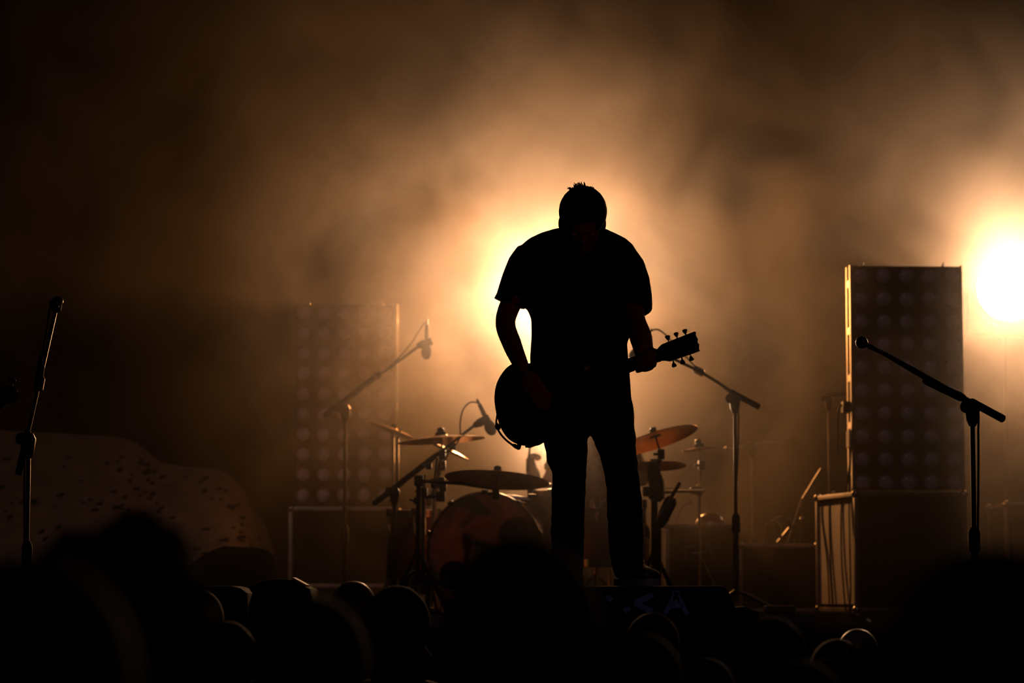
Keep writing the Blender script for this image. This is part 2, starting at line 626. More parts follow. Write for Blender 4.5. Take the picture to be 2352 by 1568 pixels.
# tape and clamp on the panel's left edge
g = P(1951, 1008, 14.9)
solo('tape_strip', MB().obox(g, V((1, 0, 0)), V((0, 1, 0)), V((0, 0, 1)), (.010, .06, .045)), M_tape, 'white tape wrapped on the left rail of the right lamp panel', 'tape')
g = P(1944, 935, 14.92)
mb = MB()
mb.obox(g, V((1, 0, 0)), V((0, 1, 0)), V((0, 0, 1)), (.024, .05, .030), .006)
mb.tube(bez([g + V((-.015, 0, .02)), g + V((-.045, 0, -.02)), g + V((-.048, 0, -.14)), g + V((-.05, 0, -.25))]), .006, 8)
solo('clamp', mb, M_black, 'black clamp with hanging lead on the left rail of the right lamp panel', 'clamp')


# ------------------------------------------------------------------ microphone stands
def mic(name, gx, gy, tx, ty, d, glen, grad, label, dt=0, foam=False, group='microphones on stands'):
    """Microphone with its grille centred at pixel (gx, gy) and its tail at (tx, ty)."""
    a, b = P(gx, gy, d), P(tx, ty, d + dt)
    ax = (b - a).normalized()
    L = (b - a).length
    R, H = pxr(grad, d), pxr(glen, d)
    t = thing(name, label, 'microphone', a - V((0, 0, R)), group)
    part('grille', MB().lathe([(0, -H), (R * .42, -H * .92), (R * .75, -H * .68), (R * .95, -H * .3), (R, 0), (R * .93, H * .38), (R * .72, H * .75), (R * .4, H), (0, H)], a, ax, 18), M_foam if foam else M_mesh, t)
    body = part('body', MB().lathe([(0, H * .8), (R * .34, H * .85), (R * .36, H * 1.1), (R * .42, L * .6), (R * .34, L), (0, L)], a, ax, 14), M_black, t)
    part('connector', MB().cyl(b - ax * .004, b + ax * .03, R * .26, R * .2), M_steel, body)
    return t


def boom_stand(d, pole_top, base_z, tail, head, label, collar=None, thick=1.0, sleeve=None, bend=None, d_head=None, group='boom microphone stands', mat_pole=None, pole_bottom_x=None, clip=None):
    dh = d if d_head is None else d_head
    pt = P(*pole_top, d)
    foot = V((pt.x if pole_bottom_x is None else P(pole_bottom_x, 1300, d).x, d, base_z))
    t = thing('mic_stand', label, 'microphone stand', foot, group)
    r = .0085 * thick
    tl, hd = P(*tail, d + (d - dh) * .3), P(*head, dh)
    mid = foot.lerp(pt, .42)
    part('pole', MB().cyl(mid - V((0, 0, .02)), pt, r * .8, n=12), mat_pole or M_steel, t)
    part('lower_tube', MB().cyl(foot + V((0, 0, .06)), mid, r * 1.25, n=12), M_black, t)
    part('height_clutch', MB().lathe([(r * 1.3, -.05), (r * 1.9, -.04), (r * 1.9, .03), (r * 1.2, .05)], mid, (0, 0, 1), 14), M_rubber, t)
    for k in range(3):
        a = PI / 2 + k * 2 * PI / 3 + .35
        e = foot + V((math.cos(a) * .22, math.sin(a) * .22, .012))
        part('leg', MB().tube([foot + V((0, 0, .12)), foot + V((math.cos(a) * .05, math.sin(a) * .05, .10)), e], r * .85, 8), M_black, t)
    # boom
    bx = (hd - tl).normalized()
    j = tl + bx * (pt - tl).dot(bx)
    ctr = [tl, j]
    if collar:
        ctr.append(P(*collar, d + (dh - d) * .5))
    pts = [tl, j] + ([P(*q, d + (dh - d) * .6) for q in bend] if bend else []) + [hd]
    pts = bez(pts, 6) if bend else pts
    part('boom', MB().tube(pts, r * .68, 10), mat_pole or M_steel, t)
    if sleeve:
        s0, s1 = P(*sleeve[0], d), P(*sleeve[1], d + (dh - d) * .35)
        part('boom_sleeve', MB().tube([s0, s0.lerp(s1, .1), s0.lerp(s1, .9), s1], [r * 1.2, r * 1.45, r * 1.3, r * .9], 12), M_rubber, t)
    if collar:
        cc = P(*collar, d + (dh - d) * .5)
        part('boom_clutch', MB().tube([cc - bx * .03, cc - bx * .022, cc + bx * .02, cc + bx * .03], [r * 1.1, r * 1.7, r * 1.6, r * .9], 12), M_steel, t)
    part('counterweight', MB().tube([tl - bx * .005, tl, tl + bx * .16, tl + bx * .17], [r * .8, r * 1.3, r * 1.3, r * .8], 12), M_rubber, t)
    kn = part('boom_joint', MB().tube([pt - V((0, 0, .075)), pt - V((0, 0, .05)), pt + V((0, 0, .0)), pt + V((0, 0, .022))], [r * 1.1, r * 2.0, r * 2.6, r * 1.6], 12), M_black, t)
    part('knob', MB().lathe([(0, -.03), (r * 2, -.03), (r * 2.2, -.015), (r * 1.2, -.008), (r, .02), (0, .02)], pt + V((-.012, -.012, .0)), (1, 1, 0), 12), M_rubber, kn)
    if clip:
        a, b = P(*clip[0], dh), P(*clip[1], dh)
        part('mic_clip', MB().tube([a, a.lerp(b, .35), b], [r * 1.1, r * 2.0, r * 1.7], 12), M_rubber, t)
    return t


def cable(pts, d, r, label, name='mic_cable', m=None, group='microphone cables'):
    g = [P(p[0], p[1], p[2] if len(p) > 2 else d) for p in pts]
    return solo(name, MB().tube(bez(g, 8), r, 8), m or M_rubber, label, 'cable', group)


# A: left front
boom_stand(10.55, (66, 1008), 0, (43, 1088), (131, 700), 'dark boom stand at the left edge with boom raised steeply', collar=(91, 880), sleeve=((87, 885), (100, 806)), thick=1.3, pole_bottom_x=62, clip=((126, 716), (132, 697)))
mic('microphone', 133, 691, 128, 716, 10.5, 9, 13, 'small microphone atop the steep boom at the left edge', dt=.05)
cable([(124, 716), (117, 690), (110, 740), (100, 800), (88, 880), (76, 950), (60, 1000), (56, 1100), (56, 1280), (50, 1450)], 10.52, .004, 'thin cable running down the steep boom stand at the left edge')
# B: hazy high boom left
boom_stand(15.75, (793, 938), 0, (745, 955), (972, 788), 'hazy tall boom stand before the left lamp panel', collar=(868, 862), sleeve=((752, 951), (858, 868)), thick=1.45, clip=((958, 795), (992, 783)), mat_pole=M_black)
mic('microphone', 979, 808, 981, 745, 15.75, 18, 12, 'hazy microphone hanging down from the tall left boom', foam=True)
cable([(981, 748), (979, 740), (970, 748), (950, 780), (928, 808), (900, 838), (868, 864)], 15.75, .004, 'thin cable looping back along the tall left boom')
# C: lower boom before the drums
boom_stand(14.5, (906, 1128), RT, (858, 1157), (1096, 972), 'low boom stand reaching over the left side of the drum kit', sleeve=((868, 1150), (1008, 1040)), thick=1.35, clip=((1088, 978), (1124, 958)), mat_pole=M_black)
mic('microphone', 1126, 982, 1101, 928, 14.5, 19, 13.5, 'egg shaped microphone on the low boom left of the guitar', foam=True)
cable([(1102, 932), (1097, 925), (1080, 924), (1064, 940), (1057, 970), (1057, 1000), (1046, 1022), (1025, 1038), (1000, 1048)], 14.5, .004, 'curved thin cable behind the egg shaped microphone')
# D: right boom behind the headstock
boom_stand(14.0, (1688, 916), RT, (1743, 934), (1466, 788), 'hazy boom stand behind the guitar headstock', collar=(1605, 852), thick=1.4, bend=[(1605, 852)], clip=((1474, 790), (1466, 796)), mat_pole=M_black)
mic('microphone', 1457, 813, 1490, 766, 13.95, 15, 11, 'hazy microphone behind the fretting forearm', foam=True)
cable([(1490, 768), (1497, 759), (1512, 757), (1530, 770), (1550, 792), (1578, 822), (1605, 848), (1660, 888), (1692, 925), (1696, 1000), (1690, 1150), (1684, 1300)], 13.98, .004, 'thin cable along the boom behind the guitar headstock')
# E: right front
boom_stand(10.8, (2233, 935), 0, (2304, 962), (1988, 791), 'black boom stand in front of the right lamp panel', sleeve=((2214, 915), (2122, 872)), thick=1.45, bend=[(2130, 866), (2050, 822)], d_head=10.6, mat_pole=M_black)
mic('microphone', 1979, 786, 2012, 803, 10.58, 14, 14.5, 'ball headed microphone in front of the right lamp panel')
cable([(2014, 804), (2050, 826), (2120, 868), (2190, 905), (2242, 932), (2247, 1000), (2247, 1130), (2246, 1300), (2255, 1440)], 10.78, .0045, 'thin cable hanging beside the right black boom stand')
# F, G: dim stands further back
boom_stand(16.8, (1726, 1024), 0, (1840, 1003), (1676, 1029), 'faint boom stand standing behind the drums near the road cases', thick=1.2, mat_pole=M_steel)
mic('microphone', 1670, 1030, 1690, 1026, 16.8, 7, 6, 'tiny faint microphone on the low boom behind the road cases')
boom_stand(15.75, (1903, 915), 0, (1895, 906), (1920, 905), 'thin straight stand left of the right lamp panel', thick=1.1, mat_pole=M_steel, pole_bottom_x=1908)


# ------------------------------------------------------------------ drum kit
def cymbal(px, py, d, rpx, ax_tilt, fwd_tilt, label, bell=.16):
    """ax_tilt: roll in the picture (deg, right side up positive); fwd_tilt: near edge raised (deg)."""
    c = P(px, py, d)
    R = pxr(rpx, d)
    nrm = V((-math.sin(math.radians(ax_tilt)), math.sin(math.radians(fwd_tilt)), 1)).normalized()
    t = thing('cymbal', label, 'cymbal', c, 'cymbals of the drum kit')
    h = R * .10
    pr = []
    for k in range(14):
        q = k / 13
        r = R * (bell + (1 - bell) * q)
        pr.append((r, -h * q ** 1.6))
    part('bow', MB().lathe([(R * bell, 0)] + pr[1:] + [(R, -h - .0015)] + [(r, z - .0018) for r, z in pr[::-1]], c, nrm, 48), M_bronze, t)
    part('bell', MB().lathe([(.006, R * .075), (R * bell * .5, R * .065), (R * bell * .9, R * .02), (R * bell * 1.02, 0), (R * bell, -.002)], c, nrm, 32), M_bronze, t)
    return c, nrm, R


def cymbal_stand(c, nrm, foot, label, joint=None, legs=True, thick=.012, arm=None, m=None, nut=.03):
    m = m or M_chrome
    t = thing('cymbal_stand', label, 'cymbal stand', foot, 'cymbal stands')
    top = c + nrm * (nut + .015)
    part('wing_nut', MB().lathe([(0, .0), (.012, .0), (.020, -.006), (.018, -.02), (.022, -.03), (0, -.032)], top, nrm, 12), M_black, t)
    part('felt', MB().lathe([(0, .018), (.026, .014), (.032, 0), (.026, -.012), (0, -.012)], c + nrm * .008, nrm, 16), M_rubber, t)
    lo = c - nrm * .10
    part('tilter_rod', MB().cyl(c + nrm * nut, lo, .005), m, t)
    j = joint if joint is not None else V((foot.x, foot.y, lo.z - .03))
    if arm:
        pts = [lo] + list(arm) + [j]
    else:
        pts = [lo, j]
    part('upper_arm', MB().tube(pts, thick * .75, 10), m, t)
    tl = part('tilter', MB().obox(lo, V((1, 0, 0)), V((0, 1, 0)), V((0, 0, 1)), (.018, .014, .026), .006), M_black, t)
    part('tilter_knob', MB().cyl(lo + V((-.04, -.01, 0)), lo + V((.0, -.01, 0)), .007), m, tl)
    part('pole', MB().cyl(V((foot.x, foot.y, foot.z + .12)), j, thick, n=14), m, t)
    part('clamp', MB().lathe([(thick, -.03), (thick * 2, -.025), (thick * 2, .025), (thick, .03)], j, (0, 0, 1), 12), M_black, t)
    if legs:
        for k in range(3):
            a = .5 + k * 2 * PI / 3
            e = V((foot.x + math.cos(a) * .17, foot.y + math.sin(a) * .17, foot.z + .01))
            part('leg', MB().tube([V((foot.x, foot.y, foot.z + .32)), e], thick * .7, 8), m, t)
    return t


def fl(px, d, z=RT):
    return V((P(px, 1300, d).x, d, z))


c, n_, R = cymbal(1013, 1001, 14.6, 102, 4, 1.0, 'thin crash cymbal seen edge on at the left of the drum kit')
cymbal_stand(c, n_, fl(996, 14.7), 'chrome cymbal stand under the thin left crash cymbal', joint=P(999, 1110, 14.7))
c, n_, R = cymbal(1034, 1031, 15.0, 52, -27, 1.0, 'small bright cymbal sloping down beneath the left crash cymbal')
cymbal_stand(c, n_, fl(985, 15.3), 'chrome stand of the small sloping cymbal', joint=P(985, 1150, 15.3), thick=.009)
c, n_, R = cymbal(1142, 1090, 13.75, 121, -4, 8, 'big ride cymbal above the bass drum seen from below')
cymbal_stand(c, n_, fl(958, 13.9), 'black stand whose long arm carries the big ride cymbal', joint=P(962, 1104, 13.9),
             arm=[P(1138, 1122, 13.75), P(1120, 1120, 13.75), P(1060, 1110, 13.8)], m=M_black)
c, n_, R = cymbal(1505, 1001, 14.0, 99, 17.5, 10, 'large tilted crash cymbal right of the guitarist\'s leg')
cymbal_stand(c, n_, fl(1503, 14.2), 'thick black stand carrying the tilted right crash cymbal', joint=P(1503, 1095, 14.15), m=M_black, thick=.017)
cymbal(1507, 1063, 14.2, 70, 1, 7, 'flat dark cymbal below the tilted right crash cymbal')
c, n_, R = cymbal(1606, 1027, 15.0, 40, 7, 1.0, 'small splash cymbal at the right end of the drum kit')
cymbal_stand(c, n_, fl(1607, 15.2), 'slim stand of the small right splash cymbal', joint=P(1606, 1125, 15.2), thick=.009)

# thick hardware on the right post: clutch, multi clamp, arm, snare arm
hw = thing('drum_clamp', 'black clamp arm joining the right crash stand to the splash stand', 'clamp', P(1505, 1200, 14.1))
mb = MB()
mb.tube([P(1512, 1128, 14.1), P(1560, 1126, 14.3), P(1615, 1126, 15.1)], [.016, .012, .011], 10)
part('arm', mb, M_black, hw)
part('jaw', MB().obox(P(1497, 1128, 14.1), V((1, 0, 0)), V((0, 1, 0)), V((0, 0, 1)), (.045, .03, .026), .01), M_black, hw)
part('jaw', MB().obox(P(1598, 1126, 15.1), V((1, 0, 0)), V((0, 1, 0)), V((0, 0, 1)), (.03, .03, .018), .006), M_black, hw)
part('wing_bolt', MB().cyl(P(1478, 1120, 14.1), P(1490, 1126, 14.1), .009), M_chrome, hw)
part('wing_bolt', MB().cyl(P(1617, 1120, 15.1), P(1613, 1130, 15.1), .007), M_chrome, hw)
part('collar', MB().lathe([(.02, -.05), (.034, -.04), (.036, .02), (.026, .05), (.018, .07)], P(1502, 1085, 14.15), (0, 0, 1), 14), M_black, hw)
part('collar', MB().lathe([(.02, -.09), (.042, -.07), (.040, .02), (.022, .06)], P(1508, 1112, 14.1), (0, 0, 1), 14), M_black, hw)
# slanted boom tube with a bright edge
sl = thing('boom_arm', 'slanted chrome boom tube with black sleeve beside the right crash stand', 'boom arm', P(1510, 1230, 14.0))
part('tube', MB().cyl(P(1510, 1195, 14.0), P(1562, 1108, 14.0), .010), M_chrome, sl)
part('sleeve', MB().tube([P(1514, 1210, 14.03), P(1522, 1190, 14.03), P(1540, 1152, 14.03), P(1544, 1142, 14.03)], [.02, .032, .034, .022], 12), M_rubber, sl)
part('post', MB().cyl(P(1512, 1200, 14.05), V((P(1512, 1300, 14.05).x, 14.05, RT)), .016), M_black, sl)

# hi-hat tubes and rack parts left of the bass drum
rk = thing('hardware_stand', 'cluster of chrome tubes and clamps left of the bass drum', 'hardware stand', fl(972, 14.3))
part('tube', MB().cyl(fl(972, 14.3), P(973, 1128, 14.3), .012), M_chrome, rk)
part('tube', MB().cyl(P(973, 1130, 14.3), P(976, 1090, 14.3), .007), M_chrome, rk)
part('tube', MB().cyl(P(997, 1112, 14.3), P(1004, 1052, 14.3), .007), M_chrome, rk)
part('crossbar', MB().cyl(P(955, 1140, 14.3), P(1010, 1140, 14.3), .009), M_black, rk)
for (x, y, s) in ((972, 1130, .022), (1010, 1108, .026), (1012, 1140, .024), (985, 1070, .016), (1018, 1120, .018), (957, 1150, .016)):
    part('clamp', MB().obox(P(x, y, 14.25), V((1, 0, 0)), V((0, 1, 0)), V((0, 0, 1)), (s, .02, s * 1.1), .006), M_black, rk)
    part('wing_bolt', MB().cyl(P(x, y, 14.22) + V((-s - .02, 0, .008)), P(x, y, 14.22) + V((-s, 0, 0)), .006), M_chrome, rk)
for k in range(3):
    a = .9 + k * 2 * PI / 3
    part('leg', MB().tube([fl(972, 14.3) + V((0, 0, .3)), fl(972, 14.3) + V((math.cos(a) * .22, math.sin(a) * .22, .01))], .008, 8), M_chrome, rk)
# another straight tube at x = 914
tb = thing('cymbal_stand', 'slim straight chrome pole beside the low boom stand', 'cymbal stand', fl(914, 15.5), 'cymbal stands')
part('pole', MB().cyl(fl(914, 15.5) + V((0, 0, .05)), P(913, 1005, 15.5), .008), M_chrome, tb)
part('top_rod', MB().cyl(P(913, 1010, 15.5), P(920, 985, 15.5), .005), M_chrome, tb)
for k in range(3):
    a = .2 + k * 2 * PI / 3
    part('leg', MB().tube([fl(914, 15.5) + V((0, 0, .25)), fl(914, 15.5) + V((math.cos(a) * .13, math.sin(a) * .13, .01))], .007, 8), M_chrome, tb)
# hazy folded cloth/cymbal bag behind left crash: dark slanting cymbal
cymbal(905, 985, 15.8, 58, -22, 3, 'hazy dark cymbal sloping down behind the left crash cymbal')
tb = thing('cymbal_stand', 'hazy slim pole under the dark sloping cymbal', 'cymbal stand', fl(903, 15.82), 'cymbal stands')
part('pole', MB().cyl(fl(903, 15.82) + V((0, 0, .05)), P(903, 985, 15.82), .008), M_chrome, tb)
part('wing_nut', MB().lathe([(0, .03), (.014, .026), (.018, 0), (0, 0)], P(905, 983, 15.8), (0, 0, 1), 12), M_black, tb)
for k in range(3):
    a = .6 + k * 2 * PI / 3
    part('leg', MB().tube([fl(903, 15.82) + V((0, 0, .25)), fl(903, 15.82) + V((math.cos(a) * .13, math.sin(a) * .13, .01))], .007, 8), M_chrome, tb)


def drum(name, c, axis, R, L, label, nl, skin, head_mat, group='drums of the kit', legs=None, port=None):
    """c: centre of the visible head; axis: from that head into the shell."""
    ax = V(axis).normalized()
    x, y, z = basis(ax)
    t = thing(name, label, 'drum', c - V((0, 0, R)) if abs(ax.z) < .5 else c + ax * L, group)
    part('shell', MB().lathe([(R * .96, .012), (R * .97, .03), (R * .97, L - .03), (R * .96, L - .012)], c, ax, 44), skin, t)
    part('hoop', MB().lathe([(R * .985, .004), (R * 1.0, -.006), (R * 1.035, -.004), (R * 1.035, .034), (R * .98, .034)], c, ax, 44), M_hoop if R > .25 else M_chrome, t)
    part('hoop', MB().lathe([(R * .98, L - .034), (R * 1.035, L - .034), (R * 1.035, L + .004), (R * 1.0, L + .006)], c, ax, 44), M_hoop if R > .25 else M_chrome, t)
    if port:
        # drum skin with a round hole
        u0, v0, pr = port
        o = c + x * u0 + y * v0
        mb_ = MB()
        n = 48
        pin = []
        pout = []
        for i in range(n):
            a = 2 * PI * i / n
            dx, dy = math.cos(a), math.sin(a)
            # ray from port centre to the rim
            bq = u0 * dx + v0 * dy
            tt = -bq + math.sqrt(max(0, bq * bq - (u0 * u0 + v0 * v0 - (R * .99) ** 2)))
            pin.append(mb_.bm.verts.new(o + x * dx * pr + y * dy * pr))
            pout.append(mb_.bm.verts.new(o + x * dx * tt + y * dy * tt))
        mb_.bridge(pin, pout)
        sk = part('drum_skin', mb_, head_mat, t, 'blotchy painted front skin')
        part('port_ring', MB().lathe([(pr * .94, -.004), (pr * 1.04, -.006), (pr * 1.04, .003)], o, ax, 28), M_hoop, sk)
    else:
        part('drum_skin', MB().lathe([(0, .004), (R * .6, .004), (R * .98, .006)], c, ax, 40), head_mat, t)
    part('drum_skin', MB().lathe([(0, L - .004), (R * .98, L - .006)], c, ax, 40), head_mat, t)
    for i in range(nl):
        a = 2 * PI * (i + .5) / nl
        dr = x * math.cos(a) + y * math.sin(a)
        tn = ax.cross(dr)
        lg = part('lug', MB().obox(c + dr * (R * 1.0) + ax * (L * .25), ax, dr, tn, (.03, .012, .01), .004), M_chrome, t)
        part('tension_rod', MB().cyl(c + dr * (R * 1.045) - ax * .012, c + dr * (R * 1.03) + ax * (L * .25), .004, n=8), M_chrome, lg)
        part('claw', MB().obox(c + dr * (R * 1.035) + ax * .008, ax, dr, tn, (.022, .009, .014), .004), M_black, lg)
    if legs:
        for e0, e1 in legs:
            part('leg', MB().tube([e0, e1], .008, 8), M_chrome, t)
    return t


yb = math.radians(15)
bc = V((P(1113, 1272, 14.2).x, 14.2, RT + .3175))
ba = V((math.sin(yb), math.cos(yb), 0))
drum('bass_drum', bc, ba, .302, .42, 'large bass drum with blotchy painted skin at the front of the kit', 10, M_shell, M_art,
     legs=[(bc + ba * .1 + V((-.29, 0, -.08)), V((bc.x - .40, bc.y - .06, RT + .01))), (bc + ba * .1 + V((.29, 0, -.08)), V((bc.x + .44, bc.y + .0, RT + .01)))],
     port=(.165, -.125, .078))
# tom mount on the bass drum
tm = thing('tom_mount', 'chrome tom holder bar on top of the bass drum', 'tom mount', P(1190, 1150, 14.4))
part('bar', MB().cyl(P(1166, 1141, 14.35), P(1217, 1148, 14.35), .014), M_chrome, tm)
part('bracket', MB().obox(P(1160, 1142, 14.36), V((1, 0, 0)), V((0, 1, 0)), V((0, 0, 1)), (.016, .02, .014), .004), M_black, tm)
part('bracket', MB().obox(P(1222, 1142, 14.36), V((1, 0, 0)), V((0, 1, 0)), V((0, 0, 1)), (.024, .02, .018), .006), M_black, tm)
part('stem', MB().cyl(P(1190, 1165, 14.4), P(1190, 1140, 14.4), .012), M_chrome, tm)
# toms
tc_ = P(1262, 1122, 14.65)
drum('rack_tom', tc_, (0.05, .16, -1), .115, .19, 'small maroon rack tom behind the ride cymbal', 6, M_shell, M_tape)
drum('floor_tom', V((P(953, 1160, 15.0).x, 15.0, .62)), (0, 0, -1), .155, .40, 'dark floor tom standing left of the bass drum', 6, M_shell, M_tape,
     legs=[(V((P(953, 1160, 15.0).x + a * .155, 15.0 + b_ * .155, .45)), V((P(953, 1160, 15.0).x + a * .17, 15.0 + b_ * .17, RT + .005))) for a, b_ in ((-.9, -.3), (.9, -.3), (0, 1))])
ft = V((P(1402, 1110, 14.75).x, 14.75, .66))
drum('floor_tom', ft, (0, 0, -1), .19, .34, 'maroon floor tom seen between the guitarist\'s legs', 8, M_shell, M_tape,
     legs=[(ft + V((a * .19, b_ * .19, -.2)), V((ft.x + a * .2, ft.y + b_ * .2, RT + .005))) for a, b_ in ((-.9, -.4), (.9, -.4), (0, 1))])
# kick drum microphone on a short stand
ks = thing('mic_stand', 'short stand on the riser in front of the bass drum', 'microphone stand', fl(960, 13.7), 'boom microphone stands')
part('base', MB().lathe([(0, .03), (.10, .028), (.12, .01), (.12, 0), (0, 0)], fl(960, 13.7), (0, 0, 1), 28), M_black, ks)
part('pole', MB().cyl(fl(960, 13.7) + V((0, 0, .03)), P(958, 1340, 13.7) + V((0, 0, .03)), .011), M_chrome, ks)
part('boom', MB().cyl(P(950, 1332, 13.7), P(1012, 1336, 13.75), .008), M_black, ks)
part('boom_joint', MB().obox(P(958, 1333, 13.7), V((1, 0, 0)), V((0, 1, 0)), V((0, 0, 1)), (.02, .02, .02), .005), M_black, ks)
mic('microphone', 1030, 1338, 1004, 1336, 13.85, 16, 15, 'stubby dark microphone at the port of the bass drum', foam=True)
# small dark cowl-shaped speaker at the riser's edge
g = fl(955, 13.95)
sp = thing('hihat_pedal', 'dark pedal mechanism with bright rods left of the bass drum', 'pedal', g)
part('footboard', MB().obox(g + V((0, -.05, .05)), V((1, 0, 0)), V((0, .95, .3)), V((0, -.3, .95)), (.045, .14, .006), .003), M_steel, sp)
part('frame', MB().tube(bez([g + V((-.06, .05, .02)), g + V((-.055, .06, .16)), g + V((0, .06, .22)), g + V((.055, .06, .16)), g + V((.06, .05, .02))]), .012, 8), M_black, sp)
part('rod', MB().cyl(P(940, 1330, 13.9), P(949, 1368, 13.85), .006), M_chrome, sp)
part('heel_plate', MB().obox(g + V((0, -.2, .012)), V((1, 0, 0)), V((0, 1, 0)), V((0, 0, 1)), (.05, .05, .012), .004), M_black, sp)
# small gear lying on the road cases
mb = MB().tube(bez([P(1590, 1152, 15.45), P(1570, 1160, 15.45), P(1556, 1180, 15.45), P(1554, 1194, 15.45), P(1566, 1203, 15.45), P(1585, 1204, 15.5)]), .0085, 10)
solo('curved_lead', mb, M_tape, 'pale curved lead rising from the road case right of the drums', 'cable')  # pale cable bent into an arc
g = P(1632, 1206, 15.5)
hd = thing('small_dome', 'small dark dome lying on the road case right of the drums', 'dome', g)  # small drum lying on the case, built as a plain dome
part('dome', MB().lathe([(.085, .0), (.083, .02), (.065, .05), (.035, .068), (0, .075)], g, (0, 0, 1), 24), M_shell, hd)
part('rim', MB().lathe([(.08, .0), (.09, .002), (.088, .012), (.08, .012)], g, (0, 0, 1), 24), M_steel, hd)
fd = thing('folded_stand', 'folded metal stand lying on the low road case', 'folded stand', P(1790, 1253, 16.0))
for k, (a, b_) in enumerate((((1770, 1196), (1795, 1185)), ((1795, 1185), (1815, 1192)), ((1760, 1203), (1780, 1206)), ((1783, 1197), (1795, 1212)), ((1785, 1245), (1812, 1212)), ((1815, 1192), (1828, 1253)), ((1760, 1203), (1752, 1253)), ((1795, 1212), (1790, 1253)))):
    part('rod', MB().cyl(P(*a, 16.0), P(*b_, 16.0), .005, n=8), M_steel, fd)
part('foot_cap', MB().ell(P(1842, 1192, 16.0), .014, .014, .014), M_chrome, fd)
rod2 = thing('tripod', 'thin leaning rods rising from the low road case', 'tripod', P(1840, 1253, 16.05))
part('rod', MB().cyl(P(1806, 1253, 16.05), P(1842, 1145, 16.05), .004, n=8), M_steel, rod2)
part('rod', MB().cyl(P(1842, 1145, 16.05), P(1885, 1075, 16.05), .003, n=8), M_steel, rod2)
part('rod', MB().cyl(P(1842, 1145, 16.05), P(1838, 1253, 16.05), .005, n=8), M_steel, rod2)
# things on the riser's front right edge
X, Y, Z = V((1, 0, 0)), V((0, 1, 0)), V((0, 0, 1))
g = V((P(1790, 1400, 13.5).x, 13.5, RT))
pd = thing('effects_pedal', 'small grey effects pedal on the front edge of the drum riser', 'pedal', g)
part('case', MB().obox(g + V((0, 0, .022)), X, Y, Z, (.075, .055, .022), .006), M_steel, pd)
part('switch', MB().cyl(g + V((-.02, -.02, .04)), g + V((-.02, -.02, .056)), .008), M_chrome, pd)
part('knob', MB().cyl(g + V((.03, .02, .04)), g + V((.03, .02, .06)), .01), M_black, pd)
solo('tape_strip', MB().obox(V((P(1720, 1397, 13.0).x, 13.0, .055)), V((.94, 0, -.34)), Y, V((.34, 0, .94)), (.030, .006, .0045)), M_tape, 'white tape strip on the dark wedge right of the centre monitor', 'tape')


# ------------------------------------------------------------------ monitor wedges
def wedge(d, prof, depth, label, marks=None, grille=True):
    """prof: outline in the photograph of its front, extruded backwards by depth."""
    pts = [P(x, y, d) for x, y in prof]
    zf = min(p.z for p in pts)
    b = V((sum(p.x for p in pts) / len(pts), d + depth / 2, max(zf, 0)))
    t = thing('monitor_wedge', label, 'stage monitor', b, 'stage monitors')
    part('cabinet', MB().prism(pts, (0, depth, 0), .006), M_lam, t)
    return t


t = wedge(9.95, [(1276, 1346), (1660, 1345), (1672, 1354), (1702, 1428), (1698, 1469), (1258, 1469), (1250, 1420)], .42, 'black stage monitor under the guitarist\'s raised foot with pale stencil marks')
fz = 9.943


def stripe(pp, wpx, par=t):
    for (a, b_) in pp:
        A, B = P(*a, fz), P(*b_, fz)
        u = (B - A).normalized()
        part('stencil_mark', MB().obox((A + B) / 2, u, V((0, 1, 0)), u.cross(V((0, 1, 0))), ((B - A).length / 2 + .002, .0015, wpx / 2 * fz / F)), M_mark, par, 'pale stencilled stroke')


stripe([((1499, 1366), (1459, 1384)), ((1459, 1384), (1496, 1404))], 13)
stripe([((1393, 1370), (1405, 1378)), ((1434, 1402), (1446, 1396))], 12)
stripe([((1553, 1362), (1528, 1408)), ((1553, 1362), (1578, 1410))], 11)
stripe([((1540, 1389), (1566, 1389)), ((1547, 1376), (1559, 1376))], 14)
stripe([((1546, 1360), (1560, 1360))], 8)
for s in (1268, 1690):
    part('corner', MB().obox(P(s, 1462, 9.96), X, Y, Z, (.012, .02, .012), .004), M_rubber, t)
part('handle', MB().obox(P(1640, 1400, 9.945), X, Y, Z, (.04, .004, .016), .003), M_rubber, t)

w2 = wedge(11.3, [(556, 1352), (600, 1334), (640, 1328), (668, 1330), (712, 1352), (740, 1457), (545, 1457)], .45, 'dark humped wedge with white tape on its shoulder at left')
A, B = P(671, 1331, 11.29), P(704, 1349, 11.29)
u = (B - A).normalized()
solo('tape_strip', MB().obox((A + B) / 2 + V((0, .08, .006)), u, Y, u.cross(Y), (.032, .09, .005)), M_tape, 'white tape strip on the shoulder of the left humped wedge', 'tape')
wedge(10.9, [(444, 1346), (530, 1345), (552, 1350), (568, 1362), (572, 1460), (436, 1460)], .45, 'low black stage monitor left of the humped wedge')
wedge(12.9, [(1660, 1398), (1712, 1392), (1742, 1404), (1750, 1446), (1655, 1446)], .3, 'small dark wedge right of the centre monitor')


